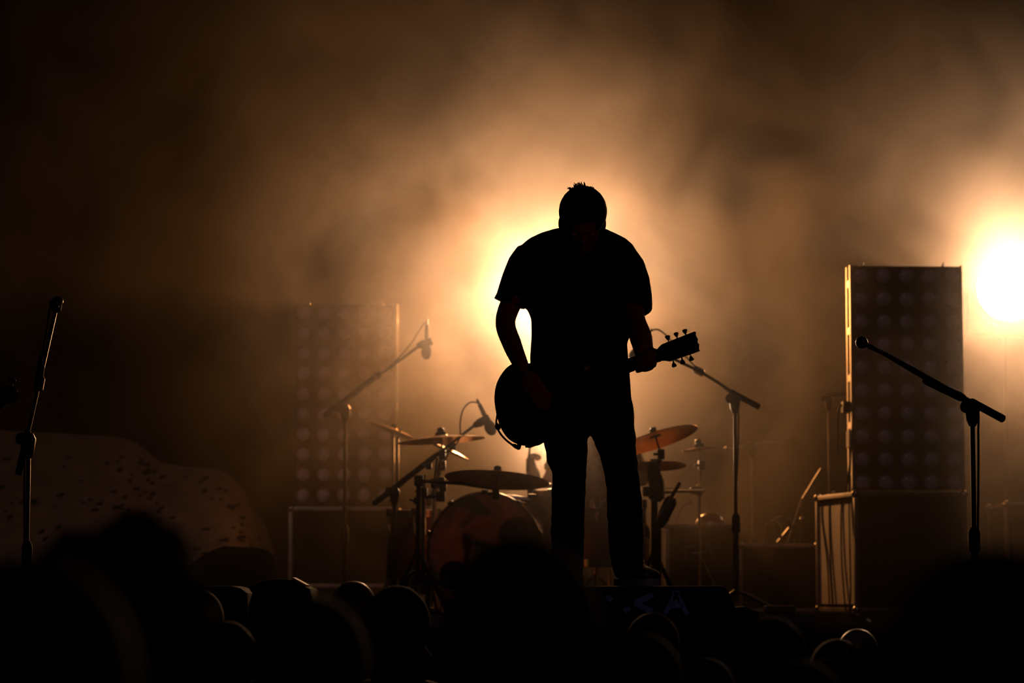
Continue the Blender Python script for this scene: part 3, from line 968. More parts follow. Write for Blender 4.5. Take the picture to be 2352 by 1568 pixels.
# ------------------------------------------------------------------ draped covers at the left
def mound(name, label, d, outline, base, bulge, m, tufts=0):
    """A cloth draped over gear; outline: top edge in the photograph."""
    t = thing(name, label, 'cover', V((P(outline[len(outline) // 2][0], 1300, d).x, d, 0)))
    pts = [P(x, y, d) for x, y in outline]
    path = bez(pts, 6)
    nv = 14
    mb_ = MB()
    rows = []
    for p in path:
        col = []
        for k in range(nv + 1):
            q = k / nv
            z = p.z * (1 - q)
            yy = d - bulge * math.sin(q * PI / 2) * (1 - .15 * q) * min(1, 2.2 * math.sin(PI * min(.999, max(.0, (len(rows) + (0 if bulge < .8 else len(path) * .5)) / (len(path) * (1 if bulge < .8 else 1.5))))))
            wob = noise.noise(V((p.x * 3.1, q * 3.0, d))) * .05 * q
            col.append(mb_.bm.verts.new((p.x, yy + wob, max(z, 0))))
        rows.append(col)
    for i in range(len(rows) - 1):
        for k in range(nv):
            mb_.bm.faces.new((rows[i][k], rows[i + 1][k], rows[i + 1][k + 1], rows[i][k + 1]))
    # back drop of the cloth
    bk = [(mb_.bm.verts.new((p.x, d + (.35 if bulge > .8 else .03), 0))) for p in path]
    for i in range(len(rows) - 1):
        mb_.bm.faces.new((rows[i][0], bk[i], bk[i + 1], rows[i + 1][0]))
    co = [[v.co.copy() for v in r] for r in rows]
    part('cloth', mb_, m, t)
    if tufts:
        q = MB().ell((0, 0, 0), .026, .012, .011, u=8, v=6)
        me = q.mesh('tuft')
        me.materials.append(M_tuft)
        rnd = random.Random(5)
        for k in range(tufts):
            i = rnd.randrange(2, len(co) - 2)
            j = rnd.randrange(1, nv - 1)
            c0 = co[i][j].lerp(co[i + 1][j + 1], rnd.random())
            o = bpy.data.objects.new('tuft', me)
            C.objects.link(o)
            o.parent = t
            o.location = c0 - t.location
            s = rnd.uniform(.6, 1.25)
            o.scale = (s, s, s)
            o.rotation_euler = (0, rnd.uniform(-.9, .1), 0)
    return t


mound('draped_cover', 'large dark cloth cover dotted with dark tufts over gear at far left', 17.6, [(-160, 985), (0, 988), (150, 996), (270, 1004), (320, 1022), (365, 1058), (420, 1070), (500, 1078), (550, 1115), (580, 1165), (612, 1215), (640, 1300)], 0, 1.0, M_cloth, 220)
mound('draped_cover', 'smaller plain dark cloth heap in front of the tufted cover', 14.6, [(415, 1310), (450, 1285), (505, 1257), (560, 1256), (600, 1259), (622, 1270), (642, 1300), (658, 1345)], 0, .4, M_cloth2)


# ------------------------------------------------------------------ people
def hand(mb, palm, knuck_dir, fing_dir, nrm, size=1.0, curl=1.0, thumb_side=1, thumb_dir=None):
    """palm centre; knuck_dir: across the knuckles (index to little); fing_dir: from wrist to knuckles; nrm: the way fingers curl."""
    k, f, n = V(knuck_dir).normalized(), V(fing_dir).normalized(), V(nrm).normalized()
    s = size
    rot = Matrix((k, f, n)).transposed()
    mb.ell(palm, .041 * s, .048 * s, .017 * s, rot, 14, 10)
    for i, (off, ln) in enumerate(((-.030, .074), (-.010, .082), (.010, .076), (.029, .060))):
        b0 = palm + k * off * s + f * .036 * s
        ang = 0
        pts = [palm + k * off * .6 * s, b0]
        p = b0
        for seg, (fr, bend) in enumerate(((.45, .55), (.31, .75), (.24, .6))):
            ang += bend * curl
            dr = f * math.cos(ang) + n * math.sin(ang)
            p = p + dr * ln * fr * s
            pts.append(p)
        mb.tube(pts, [.010 * s, .0098 * s, .0090 * s, .0082 * s, .0068 * s], 8)
        for q in pts[1:]:
            mb.ell(q, .0092 * s, .0092 * s, .0092 * s, None, 8, 6)
    tb = palm - k * .034 * s * thumb_side - f * .018 * s
    td = V(thumb_dir).normalized() if thumb_dir is not None else (f * .6 - k * .6 * thumb_side + n * .5).normalized()
    mid = tb + td * .036 * s
    end = mid + (td + n * .4 * curl).normalized() * .030 * s
    mb.tube([palm - f * .02 * s, tb, mid, end], [.014 * s, .013 * s, .011 * s, .008 * s], 8)
    mb.ell(mid, .011 * s, .011 * s, .011 * s, None, 8, 6)
    mb.ell(end, .008 * s, .008 * s, .008 * s, None, 8, 6)


def limb(mb, pts, rs):
    mb.tube(bez(pts, 5), [r for i in range(len(rs) - 1) for r in [rs[i] + (rs[i + 1] - rs[i]) * k / 5 for k in range(5)]] + [rs[-1]], 14)
    for p, r in zip(pts, rs):
        mb.ell(p, r, r, r, None, 12, 8)


def head_shape(mb, c, rot, s=1.0, face=True, ear=.079):
    """Head about its centre: x right, -y is the face, z up (in rot's frame)."""
    def q(x, y, z):
        return c + rot @ V((x * s, y * s, z * s))
    mb.ell(q(0, .015, .035), .077 * s, .098 * s, .088 * s, rot, 20, 14)     # skull
    mb.ell(q(0, -.03, -.03), .066 * s, .066 * s, .085 * s, rot, 18, 12)     # face
    mb.ell(q(0, -.05, -.085), .042 * s, .042 * s, .032 * s, rot, 14, 10)     # jaw
    if face:
        mb.ell(q(0, -.098, -.030), .013 * s, .018 * s, .024 * s, rot, 10, 8)  # nose
        mb.ell(q(0, -.085, .012), .050 * s, .018 * s, .010 * s, rot, 12, 8)   # brow
        mb.ell(q(0, -.088, -.068), .024 * s, .010 * s, .006 * s, rot, 10, 6)  # upper lip
        mb.ell(q(0, -.085, -.079), .020 * s, .010 * s, .006 * s, rot, 10, 6)  # lower lip
    for sx in (-1, 1):
        mb.ell(q(sx * ear, .012, -.018), .010 * s, .019 * s, .030 * s, rot, 10, 8)


# ---- the guitarist
GD = 10.5


def G(x, y, dy=0):
    return P(x, y, GD + dy)


gp = thing('person', 'man in black t-shirt and jeans bowing over his guitar, silhouetted at centre stage', 'person', V((G(1340, 1300).x, GD, 0)))
hrot = Matrix.Rotation(math.radians(38), 3, 'X') @ Matrix.Rotation(math.radians(2), 3, 'Y')
hc = G(1338, 508, -.10)
mb = MB()
head_shape(mb, hc, hrot, 1.0, ear=.083)
limb(mb, [G(1336, 508, -.03), G(1335, 540, 0.01), G(1334, 590, .03)], [.080, .083, .09])
mb.loft([(G(1334, 545, .02), .10, .07), (G(1330, 575, .02), .20, .09), (G(1328, 620, .0), .195, .10), (G(1330, 700, -.01), .18, .112), (G(1333, 800, -.01), .165, .115), (G(1340, 900, -.01), .17, .11), (G(1345, 960, 0), .165, .11)], 20)
# strumming arm (viewer's left)
limb(mb, [G(1222, 604), G(1189, 665, -.01), G(1161, 735, -.03), G(1176, 790, -.13), G(1199, 843, -.24)], [.048, .044, .0395, .0375, .028])
# fretting arm (viewer's right)
limb(mb, [G(1434, 606), G(1452, 660, -.03), G(1457, 728, -.12), G(1472, 775, -.25), G(1482, 826, -.39)], [.048, .044, .040, .0435, .031])
# legs inside the jeans
limb(mb, [G(1300, 965, 0), G(1306, 1120, -.01), G(1303, 1290, .02), G(1302, 1430, .02)], [.075, .056, .05, .035])
limb(mb, [G(1400, 965, 0), G(1430, 1115, -.18), G(1438, 1250, -.10), G(1448, 1322, -.06)], [.075, .058, .05, .036])
hand(mb, G(1221, 880, -.29), (.7, -.1, .7), (.55, -.1, -.8), (.3, .75, -.2), 1.0, .75, 1, (.75, -.15, -.2))
mb.ell(G(1481, 838, -.43), .040, .032, .026)
mb.ell(G(1494, 818, -.42), .028, .03, .036)
hand(mb, G(1482, 834, -.44), (-1, .35, -.3), (0, -.7, -.42), (.05, -.25, 1), 1.12, 1.15, -1, (.4, .2, 1))
body = part('body', fuse(mb, 'body', .0065, 4), M_skin, gp)
for sx in (-1, 1):
    part('eye', MB().ell(hc + hrot @ V((sx * .034, -.086, -.008)), .0105, .0105, .0105), M_lens, body)
# hair: short, with a loose tuft on the crown
mb = MB()
mb.ell(hc + hrot @ V((0, .012, .036)), .0925, .108, .096, hrot, 28, 18)
me = mb.mesh('hair')
bm_ = bmesh.new()
bm_.from_mesh(me)
inv = hrot.inverted()
kill = []
for f in bm_.faces:
    l = inv @ (f.calc_center_median() - hc)
    if (l.z < -.005 and l.y < .055) or l.z < -.04 or (l.y < -.07 and l.z < .055):
        kill.append(f)
bmesh.ops.delete(bm_, geom=kill, context='FACES')
bm_.to_mesh(me)
bm_.free()
hair = part('hair', me, M_hair, gp)
mb = MB()
rnd = random.Random(3)
for k in range(90):
    x0 = rnd.uniform(1308, 1366)
    yb0 = 431 + ((x0 - 1338) / 48) ** 2 * 12
    ln = rnd.uniform(3, 11) * (1.35 if 1318 < x0 < 1345 else .5)
    dx = rnd.uniform(-9, 3)
    dd = rnd.uniform(-.10, -.02)
    mb.tube([G(x0, yb0 + 4, dd), G(x0 + dx * .5, yb0 - ln * .6, dd), G(x0 + dx * 1.2, yb0 - ln, dd - .004)], [.003, .0022, .0009], 5)
part('hair_tuft', mb, M_hair, hair, kind='stuff')

# t-shirt
mb = MB()
rows = [(526, 1272, 1392, .055, 0), (536, 1240, 1414, .075, .01), (548, 1214, 1438, .09, .015), (563, 1196, 1456, .105, .015), (585, 1188, 1466, .12, .01),
        (620, 1194, 1462, .13, 0), (665, 1201, 1458, .135, -.01), (694, 1206, 1453, .135, -.01), (713, 1211, 1449, .132, -.01), (732, 1219, 1452, .13, -.01), (768, 1220, 1450, .13, -.01), (788, 1219, 1441, .13, -.01), (815, 1217, 1443, .132, -.01), (860, 1217, 1447, .132, -.01), (905, 1224, 1450, .13, 0), (935, 1228, 1453, .128, 0)]
mb.loft([(G((l + r) / 2, y, dy), (r - l) / 2 * (GD + dy) / F, dp) for y, l, r, dp, dy in rows], 28, .85)
mb.tube([G(1222, 583), G(1205, 610), G(1190, 645), G(1180, 671), G(1171, 696)], [.058, .062, .060, .057, .0545], 20, flat=1.1)
mb.tube([G(1427, 589), G(1444, 615), G(1455, 647, -.02), G(1461, 680, -.05), G(1464, 709, -.075)], [.056, .059, .058, .056, .0535], 20, flat=1.1)
tee = fuse(mb, 'tshirt', .008, 3)
tee = part('tshirt', tee, M_tee, gp, 'black short sleeved t-shirt')
# flared sleeve hems
mb = MB()
mb.tube([G(1174, 686), G(1170, 697)], [.0545, .0565], 20, caps=True, flat=1.1)
part('sleeve_hem', mb, M_tee, tee)
mb = MB()
mb.tube([G(1463, 700, -.07), G(1465.5, 713, -.08)], [.054, .0545], 20, caps=True, flat=1.1)
part('sleeve_hem', mb, M_tee, tee)
mb = MB()
mb.lathe([(.075, 0), (.085, .0), (.085, .022), (.073, .024)], G(1335, 548, .0), V((0, -.35, 1)), 24)
part('collar', mb, M_tee, tee)

# jeans
mb = MB()


def legrow(rows):
    return [(G((l + r) / 2, y, dy), (r - l) / 2 * (GD + dy) / F, dp) for y, l, r, dp, dy in rows]


mb.loft(legrow([(900, 1228, 1449, .12, 0), (930, 1233, 1454, .125, 0), (960, 1240, 1457, .125, 0), (985, 1244, 1459, .12, 0)]), 24, .85)
mb.loft(legrow([(940, 1238, 1352, .11, 0), (985, 1244, 1350, .105, 0), (1022, 1249, 1350, .10, 0), (1060, 1257, 1348, .095, 0), (1088, 1269, 1347, .09, 0), (1130, 1267, 1345, .088, 0), (1200, 1266, 1343, .085, .01), (1275, 1265, 1340, .082, .02), (1350, 1264, 1340, .08, .02), (1425, 1262, 1342, .08, .02), (1445, 1262, 1342, .08, .02)]), 22, .9)
mb.loft(legrow([(940, 1345, 1456, .11, 0), (985, 1349, 1459, .11, -.03), (1020, 1366, 1461, .105, -.09), (1060, 1384, 1465, .095, -.17), (1085, 1390, 1467, .09, -.21), (1120, 1392, 1471, .088, -.22), (1170, 1394, 1475, .085, -.17), (1230, 1397, 1478, .082, -.12), (1285, 1403, 1477, .08, -.09), (1318, 1411, 1481, .078, -.075), (1328, 1417, 1482, .075, -.07)]), 22, .9)
jm = fuse(mb, 'jeans', .009, 3)
for v in jm.vertices:
    k = noise.noise(V((v.co.x * 14, v.co.y * 14, v.co.z * 26))) * .004
    v.co.x += k
part('jeans', jm, M_jean, gp, 'dark jeans')


def shoe(ank, toe, zf, name='shoe'):
    f = (V((toe.x, toe.y, 0)) - V((ank.x, ank.y, 0))).normalized()
    sd = f.cross(V((0, 0, 1)))
    L = (V((toe.x, toe.y, 0)) - V((ank.x, ank.y, 0))).length
    base = V((ank.x, ank.y, zf))
    mb_ = MB()
    prof = [(-.07, .034, .07), (-.04, .040, .085), (.02, .042, .088), (.07, .043, .066), (.12, .047, .050), (L - .03, .046, .042), (L - .005, .033, .032), (L, .015, .02)]
    prev = None
    first = None
    for u, hw_, hh in prof:
        g_ = []
        for i in range(14):
            a_ = 2 * PI * i / 14
            g_.append(mb_.bm.verts.new(base + f * u + sd * (hw_ * math.cos(a_)) + V((0, 0, .022 + hh * .5 + hh * .5 * math.sin(a_)))))
        if prev:
            mb_.bridge(prev, g_)
        else:
            first = g_
        prev = g_
    mb_.bm.faces.new(first[::-1])
    mb_.bm.faces.new(prev)
    o = part(name, mb_, M_shoe, gp)
    pts = []
    for u, hw_ in [(-.078, .02), (-.07, .034), (-.03, .041), (.05, .041), (.12, .049), (L - .03, .047), (L, .03), (L + .004, .01)]:
        pts.append((u, hw_))
    out_ = [base + f * u + sd * h for u, h in pts] + [base + f * u - sd * h for u, h in pts[::-1]]
    part('sole', MB().prism(out_, (0, 0, .026)), M_sole, o)
    return o


WT = P(1500, 1345, 9.95).z
shoe(G(1447, 1330, -.06), G(1499, 1330, -.24), WT + .002)
shoe(V((G(1302, 1440, .02).x, GD + .02, 0)), V((G(1285, 1440, .02).x, GD - .2, 0)), .001)

# ---- the guitar
O = G(1253, 912, -.215)
E = G(1603, 785, -.60)
U = (E - O).normalized()
LEN = (E - O).length
W = U.cross(V((0, 0, 1))).normalized()          # faces the camera side
if W.y > 0:
    W = -W
Vv = W.cross(U).normalized()
if Vv.z < 0:
    Vv = -Vv


def gu(u, v, w_=0):
    return O + U * u + Vv * v + W * w_


gt = thing('electric_guitar', 'dark single cutaway electric guitar held by the man at centre stage', 'guitar', O - V((0, 0, .17)))
outl0 = [(-.222, 0), (-.216, .06), (-.19, .115), (-.145, .152), (-.10, .166), (-.05, .157), (-.005, .133), (.04, .12), (.085, .127), (.13, .141), (.175, .128), (.205, .09), (.214, .045), (.212, .03), (.20, -.03), (.165, -.04), (.155, -.062), (.17, -.085), (.20, -.10), (.205, -.118), (.185, -.134), (.14, -.141), (.085, -.127), (.04, -.12), (-.005, -.133), (-.05, -.157), (-.10, -.166), (-.145, -.152), (-.19, -.115), (-.216, -.06)]
outl = [(p.x, p.y) for p in bez([V((u, v, 0)) for u, v in outl0 + outl0[:1]], 4)[:-1]]
part('body', MB().prism([gu(u * .975, v * .965, -.025) for u, v in outl], W * .05), M_guit, gt)
part('neck', MB().tube([gu(.15, 0, .012), gu(.4, 0, .014), gu(LEN - .19, 0, .012), gu(LEN - .165, 0, .008)], [.027, .025, .0225, .024], 14, flat=.55, hint=W), M_guit, gt)
fb = part('fretboard', MB().obox(gu((.12 + LEN - .185) / 2, 0, .028), U, Vv, W, ((LEN - .185 - .12) / 2, .0235, .003)), M_wood, gt)
for k in range(14):
    part('fret', MB().obox(gu(LEN - .19 - .033 * k * (1 - k * .012), 0, .0318), U, Vv, W, (.0012, .0225, .001)), M_steel, fb)
HS = .84
hs = [(LEN - .175, .022), (LEN - .155, .030), (LEN - .14, .041), (LEN - .02, .044), (LEN + .002, .045), (LEN - .004, .03), (LEN + .004, .012), (LEN - .004, 0), (LEN + .004, -.012), (LEN - .004, -.03), (LEN + .002, -.042), (LEN - .02, -.042), (LEN - .13, -.041), (LEN - .15, -.030), (LEN - .175, -.022)]
hdst = part('headstock', MB().prism([gu(u, v * HS, 0) for u, v in hs], W * .016, .002), M_guit, gt)
for s in (-1, 1):
    for k in range(3):
        u = LEN - .115 + .038 * k
        tn = part('tuning_peg', MB().cyl(gu(u, s * .034, .006), gu(u, s * .046, .006), .0028, n=8).prism([gu(u - .0035, s * .044, .003), gu(u + .0035, s * .044, .003), gu(u + .0095, s * .056, .003), gu(u + .006, s * .060, .003), gu(u - .006, s * .060, .003), gu(u - .0095, s * .056, .003)], W * .007), M_steel, hdst)
        part('string_post', MB().cyl(gu(u, s * .024, .014), gu(u, s * .024, .026), .004, n=8), M_chrome, hdst)
for k in range(6):
    v = -.0175 + .007 * k
    part('string', MB().tube([gu(-.10, v * 1.35, .042), gu(LEN - .18, v, .036), gu(LEN - .115 + .038 * (k % 3), .024 if k > 2 else -.024, .022)], .0009, 5), M_steel, gt)
for u in (-.02, .08):
    part('pickup', MB().obox(gu(u, 0, .028), U, Vv, W, (.019, .036, .007), .003), M_steel, gt)
part('bridge', MB().obox(gu(-.065, 0, .034), U, Vv, W, (.008, .042, .007), .003), M_chrome, gt)
part('tailpiece', MB().obox(gu(-.105, 0, .034), U, Vv, W, (.009, .045, .007), .003), M_chrome, gt)
for (u, v) in ((-.10, -.085), (-.15, -.065), (-.06, -.105), (-.13, -.115)):
    part('knob', MB().cyl(gu(u, v, .024), gu(u, v, .042), .012, .010), M_guit, gt)
part('strap_button', MB().lathe([(0, .03), (.012, .03), (.014, .022), (.006, .014), (.006, 0), (0, 0)], gu(-.214, -.045, 0), -U, 12), M_black, gt)
part('jack_plate', MB().obox(gu(-.108, -.158, 0), U, W, Vv, (.018, .016, .003)), M_steel, gt)
# strap over his shoulder (viewer's right) and behind his back to the button
sp_ = bez([gu(.16, .12, 0), G(1380, 740, -.16), G(1408, 640, -.145), G(1418, 575, -.10), G(1410, 552, .0), G(1390, 600, .13), G(1320, 740, .14), G(1240, 850, .08), gu(-.12, .12, -.06), gu(-.21, -.02, -.015)], 8)
part('strap', MB().tube(sp_, .022, 8, flat=.10, hint=V((1, 0, 0))), M_rubber, gt)
cable([(1184, 1027, 10.24), (1176, 1021, 10.24), (1160, 1008, 10.24), (1147, 992, 10.25), (1140, 974, 10.28), (1142, 953, 10.30)], 10.3, .0038, 'guitar lead looping from the jack to the strap button', 'guitar_lead', None, 'guitar leads')
pg = thing('jack_plug', 'black jack plug in the lower edge of the guitar', 'plug', P(1190, 1025, 10.28))
part('barrel', MB().tube([P(1177, 1021, 10.24), P(1183, 1024, 10.24), P(1193, 1029, 10.24)], [.005, .0085, .0085], 10), M_black, pg)
part('tip', MB().cyl(P(1191, 1029, 10.24), P(1195, 1014, 10.26), .008), M_black, pg)

# ---- the drummer behind
DD = 15.35


def D(x, y, dy=0):
    return P(x, y, DD + dy)


dp_ = thing('person', 'drummer in a patterned shirt seated behind the kit, raising a stick', 'person', V((D(1368, 1300).x, DD, RT)))
mb = MB()
head_shape(mb, D(1368, 938, -.05), Matrix.Rotation(math.radians(18), 3, 'X'), 1.0)
limb(mb, [D(1368, 968), D(1368, 1010), D(1368, 1030)], [.055, .06, .07])
mb.loft([(D(1368, 1005), .10, .07), (D(1368, 1030), .19, .10), (D(1368, 1100), .185, .12), (D(1368, 1190), .17, .12), (D(1368, 1240), .19, .14)], 18)
limb(mb, [D(1300, 1030), D(1244, 1135, -.12), D(1223, 1082, -.3)], [.052, .046, .036])
limb(mb, [D(1440, 1030), D(1474, 1100, -.1), D(1470, 1062, -.32)], [.052, .044, .028])
for sx in (-1, 1):
    k0 = D(1368 + sx * 45, 1235)
    k1 = D(1368 + sx * 95, 1225, -.42)
    limb(mb, [k0, k1, V((k1.x, k1.y + .02, RT + .11)), V((k1.x, k1.y + .02, RT + .06))], [.085, .06, .045, .04])
    mb.ell((k1.x, k1.y - .05, RT + .042), .045, .12, .04)
hand(mb, D(1220, 1072, -.33), (.6, -1, .1), (-.15, -.1, 1), (.8, .5, .1), 1.15, 1.5)
hand(mb, D(1469, 1056, -.35), (.2, -1, .1), (.1, -.1, 1), (-.8, .5, .1), .95, 1.3, -1)
part('body', fuse(mb, 'body', .010, 3), M_skin, dp_)
mb = MB()
mb.loft([(D(1368, 1003), .12, .085), (D(1368, 1016), .20, .11), (D(1368, 1040), .215, .125), (D(1368, 1100), .205, .135), (D(1368, 1190), .19, .135), (D(1368, 1235), .20, .15)], 20)
mb.tube([D(1305, 1028), D(1282, 1062, -.05), D(1270, 1082, -.08)], [.07, .066, .062], 14)
mb.tube([D(1432, 1028), D(1456, 1066, -.05), D(1467, 1086, -.08)], [.07, .066, .062], 14)
part('shirt', fuse(mb, 'shirt', .012, 3), M_print, dp_, 'patterned shirt')
mb = MB()
mb.ell(D(1368, 925, -.03), .09, .11, .09)
part('hair', mb, M_hair, dp_)
mb = MB()
for sx in (-1, 1):
    k1 = D(1368 + sx * 95, 1225, -.42)
    mb.tube([D(1368 + sx * 45, 1235), k1], [.10, .075], 14)
    mb.ell(k1, .075, .075, .075)
    mb.tube([k1, V((k1.x, k1.y + .02, RT + .12))], [.072, .06], 14)
mb.ell(D(1368, 1235, 0), .19, .15, .11)
part('trousers', fuse(mb, 'trousers', .014, 3), M_cotton, dp_)
th = thing('drum_throne', 'round drum stool under the seated drummer', 'stool', V((D(1368, 1300).x, DD, RT)))
sz = D(1368, 1262).z
part('seat', MB().lathe([(0, .0), (.16, .0), (.17, -.02), (.17, -.05), (.15, -.07), (0, -.07)], V((D(1368, 1262).x, DD, sz)), (0, 0, 1), 24), M_rubber, th)
part('pole', MB().cyl((th.location.x, DD, RT + .1), (th.location.x, DD, sz - .06), .02), M_chrome, th)
for k in range(3):
    a = k * 2 * PI / 3 + .4
    part('leg', MB().tube([(th.location.x, DD, RT + .22), (th.location.x + .22 * math.cos(a), DD + .22 * math.sin(a), RT + .01)], .01, 8), M_chrome, th)
for lab, a, b_ in (('drum stick raised in the drummer\'s hand below the guitar', D(1212, 1070, -.36), D(1218, 1020, -.42)),
                   ('drum stick in the drummer\'s other hand behind the right leg', D(1472, 1064, -.37), D(1450, 1018, -.45))):
    s0 = a + (a - b_).normalized() * .03
    solo('drum_stick', MB().tube([s0, b_ + (b_ - a) * .35, b_ + (b_ - a) * .42, b_ + (b_ - a) * .5], [.0075, .0055, .0045, .0055], 10), M_wood, lab, 'drum stick', 'drum sticks')


# ---- the crowd, seen from behind
def crowd_meshes():
    mb = MB()
    R0 = Matrix.Rotation(PI, 3, 'Z')             # facing the stage (+y)
    head_shape(mb, V((0, .01, 1.635)), R0, 1.0)
    limb(mb, [V((0, -.01, 1.60)), V((0, -.02, 1.50)), V((0, -.02, 1.42))], [.052, .056, .07])
    mb.loft([(V((0, -.01, 1.49)), .07, .06), (V((0, -.01, 1.455)), .15, .085), (V((0, -.01, 1.40)), .185, .105), (V((0, 0, 1.25)), .175, .12), (V((0, 0, 1.08)), .145, .105), (V((0, 0, .94)), .165, .115), (V((0, 0, .84)), .16, .11)], 20)
    for s in (-1, 1):
        limb(mb, [V((s * .185, -.01, 1.41)), V((s * .235, 0, 1.13)), V((s * .225, .10, .90))], [.056, .043, .029])
        limb(mb, [V((s * .09, 0, .88)), V((s * .095, .01, .48)), V((s * .10, -.02, .09))], [.085, .058, .04])
        mb.ell(V((s * .10, .05, .045)), .045, .125, .044)
        hand(mb, V((s * .222, .135, .835)), (0, 1, -.3), (0, .25, -1), (-s, .1, 0), .95, .5, -1)
    bodym = fuse(mb, 'body', .011, 4)
    mb = MB()
    mb.loft([(V((0, -.01, 1.485)), .085, .07), (V((0, -.01, 1.462)), .16, .095), (V((0, -.01, 1.41)), .20, .118), (V((0, 0, 1.25)), .19, .133), (V((0, 0, 1.08)), .165, .125), (V((0, 0, .90)), .18, .13)], 22)
    for s in (-1, 1):
        mb.tube([V((s * .175, -.01, 1.415)), V((s * .212, 0, 1.28)), V((s * .228, 0, 1.18))], [.07, .066, .062], 16)
    shirtm = fuse(mb, 'shirt', .012, 3)
    mb = MB()
    mb.loft([(V((0, 0, .97)), .175, .125), (V((0, 0, .86)), .172, .122)], 20)
    for s in (-1, 1):
        mb.tube([V((s * .09, 0, .93)), V((s * .095, .01, .5)), V((s * .10, -.02, .10))], [.098, .075, .066], 16)
    trm = fuse(mb, 'trousers', .014, 3)
    hairs = {}
    rnd = random.Random(11)
    for kind in ('short', 'curly', 'cap', 'bald', 'long', 'messy'):
        mb = MB()
        c = V((0, -.008, 1.668))
        if kind == 'short':
            mb.ell(c, .0885, .108, .098, None, 22, 14)
            mb.ell(c + V((0, -.03, -.07)), .07, .07, .07, None, 16, 10)
        elif kind == 'messy':
            mb.ell(c, .089, .108, .097, None, 22, 14)
            mb.ell(c + V((0, -.03, -.07)), .074, .072, .07, None, 16, 10)
            for k in range(46):
                a = rnd.uniform(0, 2 * PI)
                z = rnd.uniform(.2, 1)
                dr = V((math.cos(a) * math.sqrt(1 - z * z), math.sin(a) * math.sqrt(1 - z * z), z))
                p = c + V((dr.x * .085, dr.y * .104, dr.z * .093))
                mb.tube([p, p + dr * .012 + V((rnd.uniform(-.01, .01), 0, .004)), p + dr * .02 + V((rnd.uniform(-.02, .02), 0, .0))], [.012, .009, .004], 6)
        elif kind == 'curly':
            mb.ell(c, .088, .106, .093, None, 22, 14)
            mb.ell(c + V((0, -.03, -.07)), .078, .078, .075, None, 16, 10)
            for k in range(90):
                a = rnd.uniform(0, 2 * PI)
                z = rnd.uniform(-.5, 1)
                q = math.sqrt(1 - z * z)
                mb.ell(c + V((math.cos(a) * q * .09, math.sin(a) * q * .105, z * .095)), *[rnd.uniform(.016, .030)] * 3, None, 8, 6)
        elif kind == 'long':
            mb.ell(c, .091, .110, .098, None, 22, 14)
            mb.loft([(c + V((0, -.02, .0)), .09, .09), (c + V((0, -.035, -.12)), .092, .075), (c + V((0, -.05, -.22)), .10, .06), (c + V((0, -.06, -.32)), .085, .04)], 18)
        elif kind == 'bald':
            mb.ell(c + V((0, -.02, -.055)), .083, .096, .05, None, 20, 12)
        else:
            mb.ell(c + V((0, 0, -.005)), .091, .109, .099, None, 22, 14)
            mb.prism([c + V((math.sin(a_) * .075, .085 + math.cos(a_) * .09, .0)) for a_ in [-1.5, -1.1, -.6, 0, .6, 1.1, 1.5]], (0, 0, .008))
        hairs[kind] = fuse(mb, 'hair', .007 if kind in ('curly', 'messy') else .009, 2)
    # hooded garment
    mb = MB()
    mb.ell(V((0, -.012, 1.655)), .105, .122, .118, None, 22, 14)
    mb.ell(V((0, -.06, 1.53)), .11, .08, .08, None, 18, 12)
    hairs['hood'] = fuse(mb, 'hood', .010, 3)
    return bodym, shirtm, trm, hairs


CB, CS, CT, CH = crowd_meshes()


def mesh_variant(me, m, cache={}):
    key = (me.name, m.name)
    if key not in cache:
        c = me.copy()
        c.materials.clear()
        c.materials.append(m)
        cache[key] = c
    return cache[key]


def fan(px, top, d, hair, yaw, label, shirt=None, hmat=None, wide=1.0):
    x = P(px, top, d).x
    ztop = P(px, top, d).z
    s = (ztop - GZ) / (1.762 if hair != 'bald' else 1.752)
    t = thing('person', label, 'person', V((x, d, GZ)), 'people in the audience')
    t.scale = (s * wide, s * wide, s)
    t.rotation_euler = (0, 0, yaw)
    for nm, me, m in (('body', CB, M_skin), ('shirt', CS, shirt or M_cotton), ('trousers', CT, M_jean), ('hood' if hair == 'hood' else 'cap' if hair == 'cap' else 'hair', CH[hair], hmat or M_hair)):
        o = bpy.data.objects.new(nm, mesh_variant(me, m))
        C.objects.link(o)
        o.parent = t
    return t


fan(60, 1283, 2.05, 'short', .2, 'very near blurred head filling the lower left corner', hmat=M_hair)
fan(285, 1222, 3.1, 'curly', 0, 'blurred tousled head behind the one in the lower left corner', hmat=M_hair)
fan(452, 1353, 8.6, 'short', .3, 'small sharp head half hidden right of the tousled head', hmat=M_hairb)
fan(522, 1429, 7.3, 'short', 0, 'head below the small sharp head at left, beside the tousled head', hmat=M_hairb)
fan(712, 1374, 3.75, 'short', 0, 'large blurred round head left of the drum kit', hmat=M_hairb)
fan(812, 1337, 8.9, 'bald', .1, 'small head with a warm lit rim above the large blurred round head', hmat=M_hairb)
fan(910, 1352, 8.15, 'hood', .2, 'person in a navy hood left of the large central head', shirt=M_navy, hmat=M_navy)
fan(1195, 1243, 2.92, 'short', 0, 'huge dark blurred head at the bottom centre under the guitarist', hmat=M_hair)
fan(1500, 1409, 8.2, 'short', -.2, 'small head in front of the marked stage monitor', hmat=M_hairb)
fan(1472, 1457, 5.3, 'short', .1, 'blurred head low beside the huge central head, below the monitor', hmat=M_hairb)
fan(1622, 1513, 7.2, 'short', 0, 'low head at the bottom edge below the stage monitor', hmat=M_hairb)
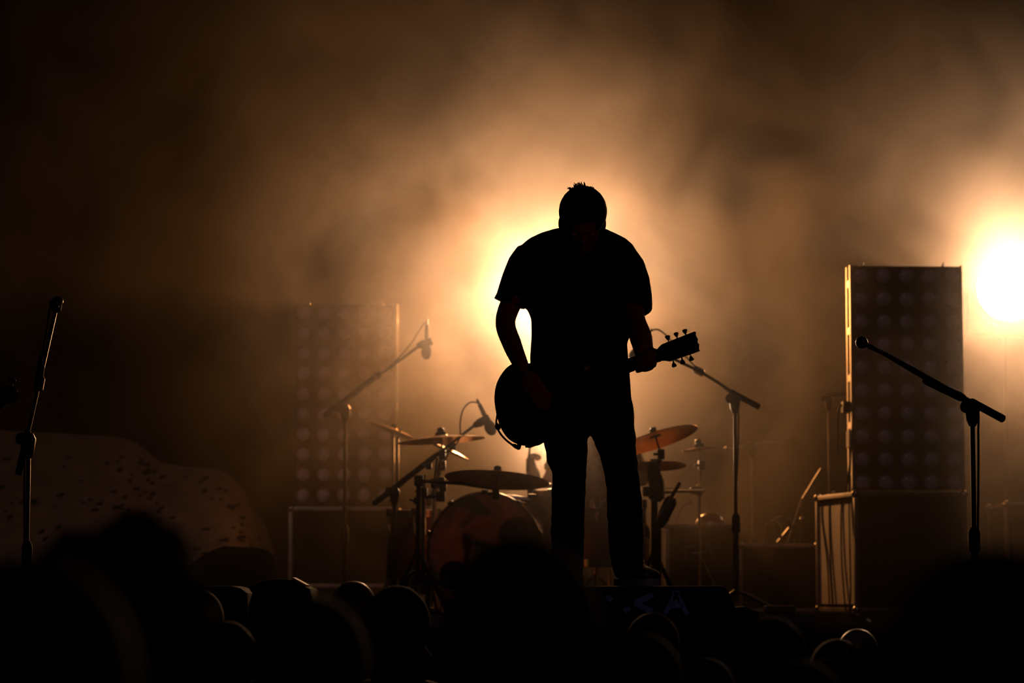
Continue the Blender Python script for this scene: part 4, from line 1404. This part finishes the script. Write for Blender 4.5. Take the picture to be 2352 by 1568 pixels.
fan(1768, 1416, 6.3, 'cap', .15, 'dark capped head in front of the drum riser\'s pale board', hmat=M_tee)
fan(1970, 1446, 8.9, 'bald', -.2, 'farthest lit head below the right flight case', hmat=M_hairb)
fan(1922, 1469, 7.6, 'short', .1, 'middle lit head between the capped head and the right case', hmat=M_hairb)
fan(1974, 1490, 5.6, 'messy', 0, 'ruffled lit head nearest below the right flight case', hmat=M_hairb)
fan(1838, 1521, 4.6, 'short', 0, 'low blurred head at the bottom edge below the capped head', hmat=M_hairb)
fan(2275, 1264, 2.3, 'long', -.1, 'huge dark blurred head in the lower right corner', hmat=M_hair)

# ---- bass guitar on a floor stand, its headstock just inside the left edge
bd = 10.6
bg = thing('bass_guitar', 'dark bass guitar whose round headstock shows at the left edge', 'guitar', V((P(-260, 1300, bd).x, bd, .05)))
hp = P(20, 905, bd)
nk = V((P(-235, 1290, bd).x, bd + .1, .42))
part('headstock', MB().ell(hp, .042, .015, .035, Matrix.Rotation(.5, 3, 'Y')).tube([hp, hp.lerp(nk, .12)], [.034, .022], 12, flat=.6), M_shell, bg)
part('tuning_peg', MB().cyl(hp + V((.012, 0, .03)), hp + V((.014, 0, .05)), .003).ell(P(28, 875, bd), .015, .008, .012), M_black, bg)
part('neck', MB().tube([hp.lerp(nk, .08), nk], [.022, .028], 12, flat=.6), M_wood, bg)
bb = nk + (nk - hp).normalized() * .20
part('body', MB().ell(bb, .16, .03, .20, Matrix.Rotation(.55, 3, 'Y'), 24, 14).ell(bb + V((.07, 0, .12)), .10, .028, .10), M_guit, bg)
gs = thing('guitar_stand', 'low tubular stand holding the bass guitar outside the left edge', 'stand', V((bb.x, bd + .15, 0)))
part('frame', MB().tube(bez([V((bb.x - .16, bd - .15, .01)), V((bb.x - .10, bd + .1, .22)), V((bb.x + .1, bd + .1, .22)), V((bb.x + .16, bd - .15, .01))]), .01, 8), M_black, gs)
part('rear_leg', MB().tube([V((bb.x, bd + .12, .24)), V((bb.x, bd + .4, .01))], .01, 8), M_black, gs)
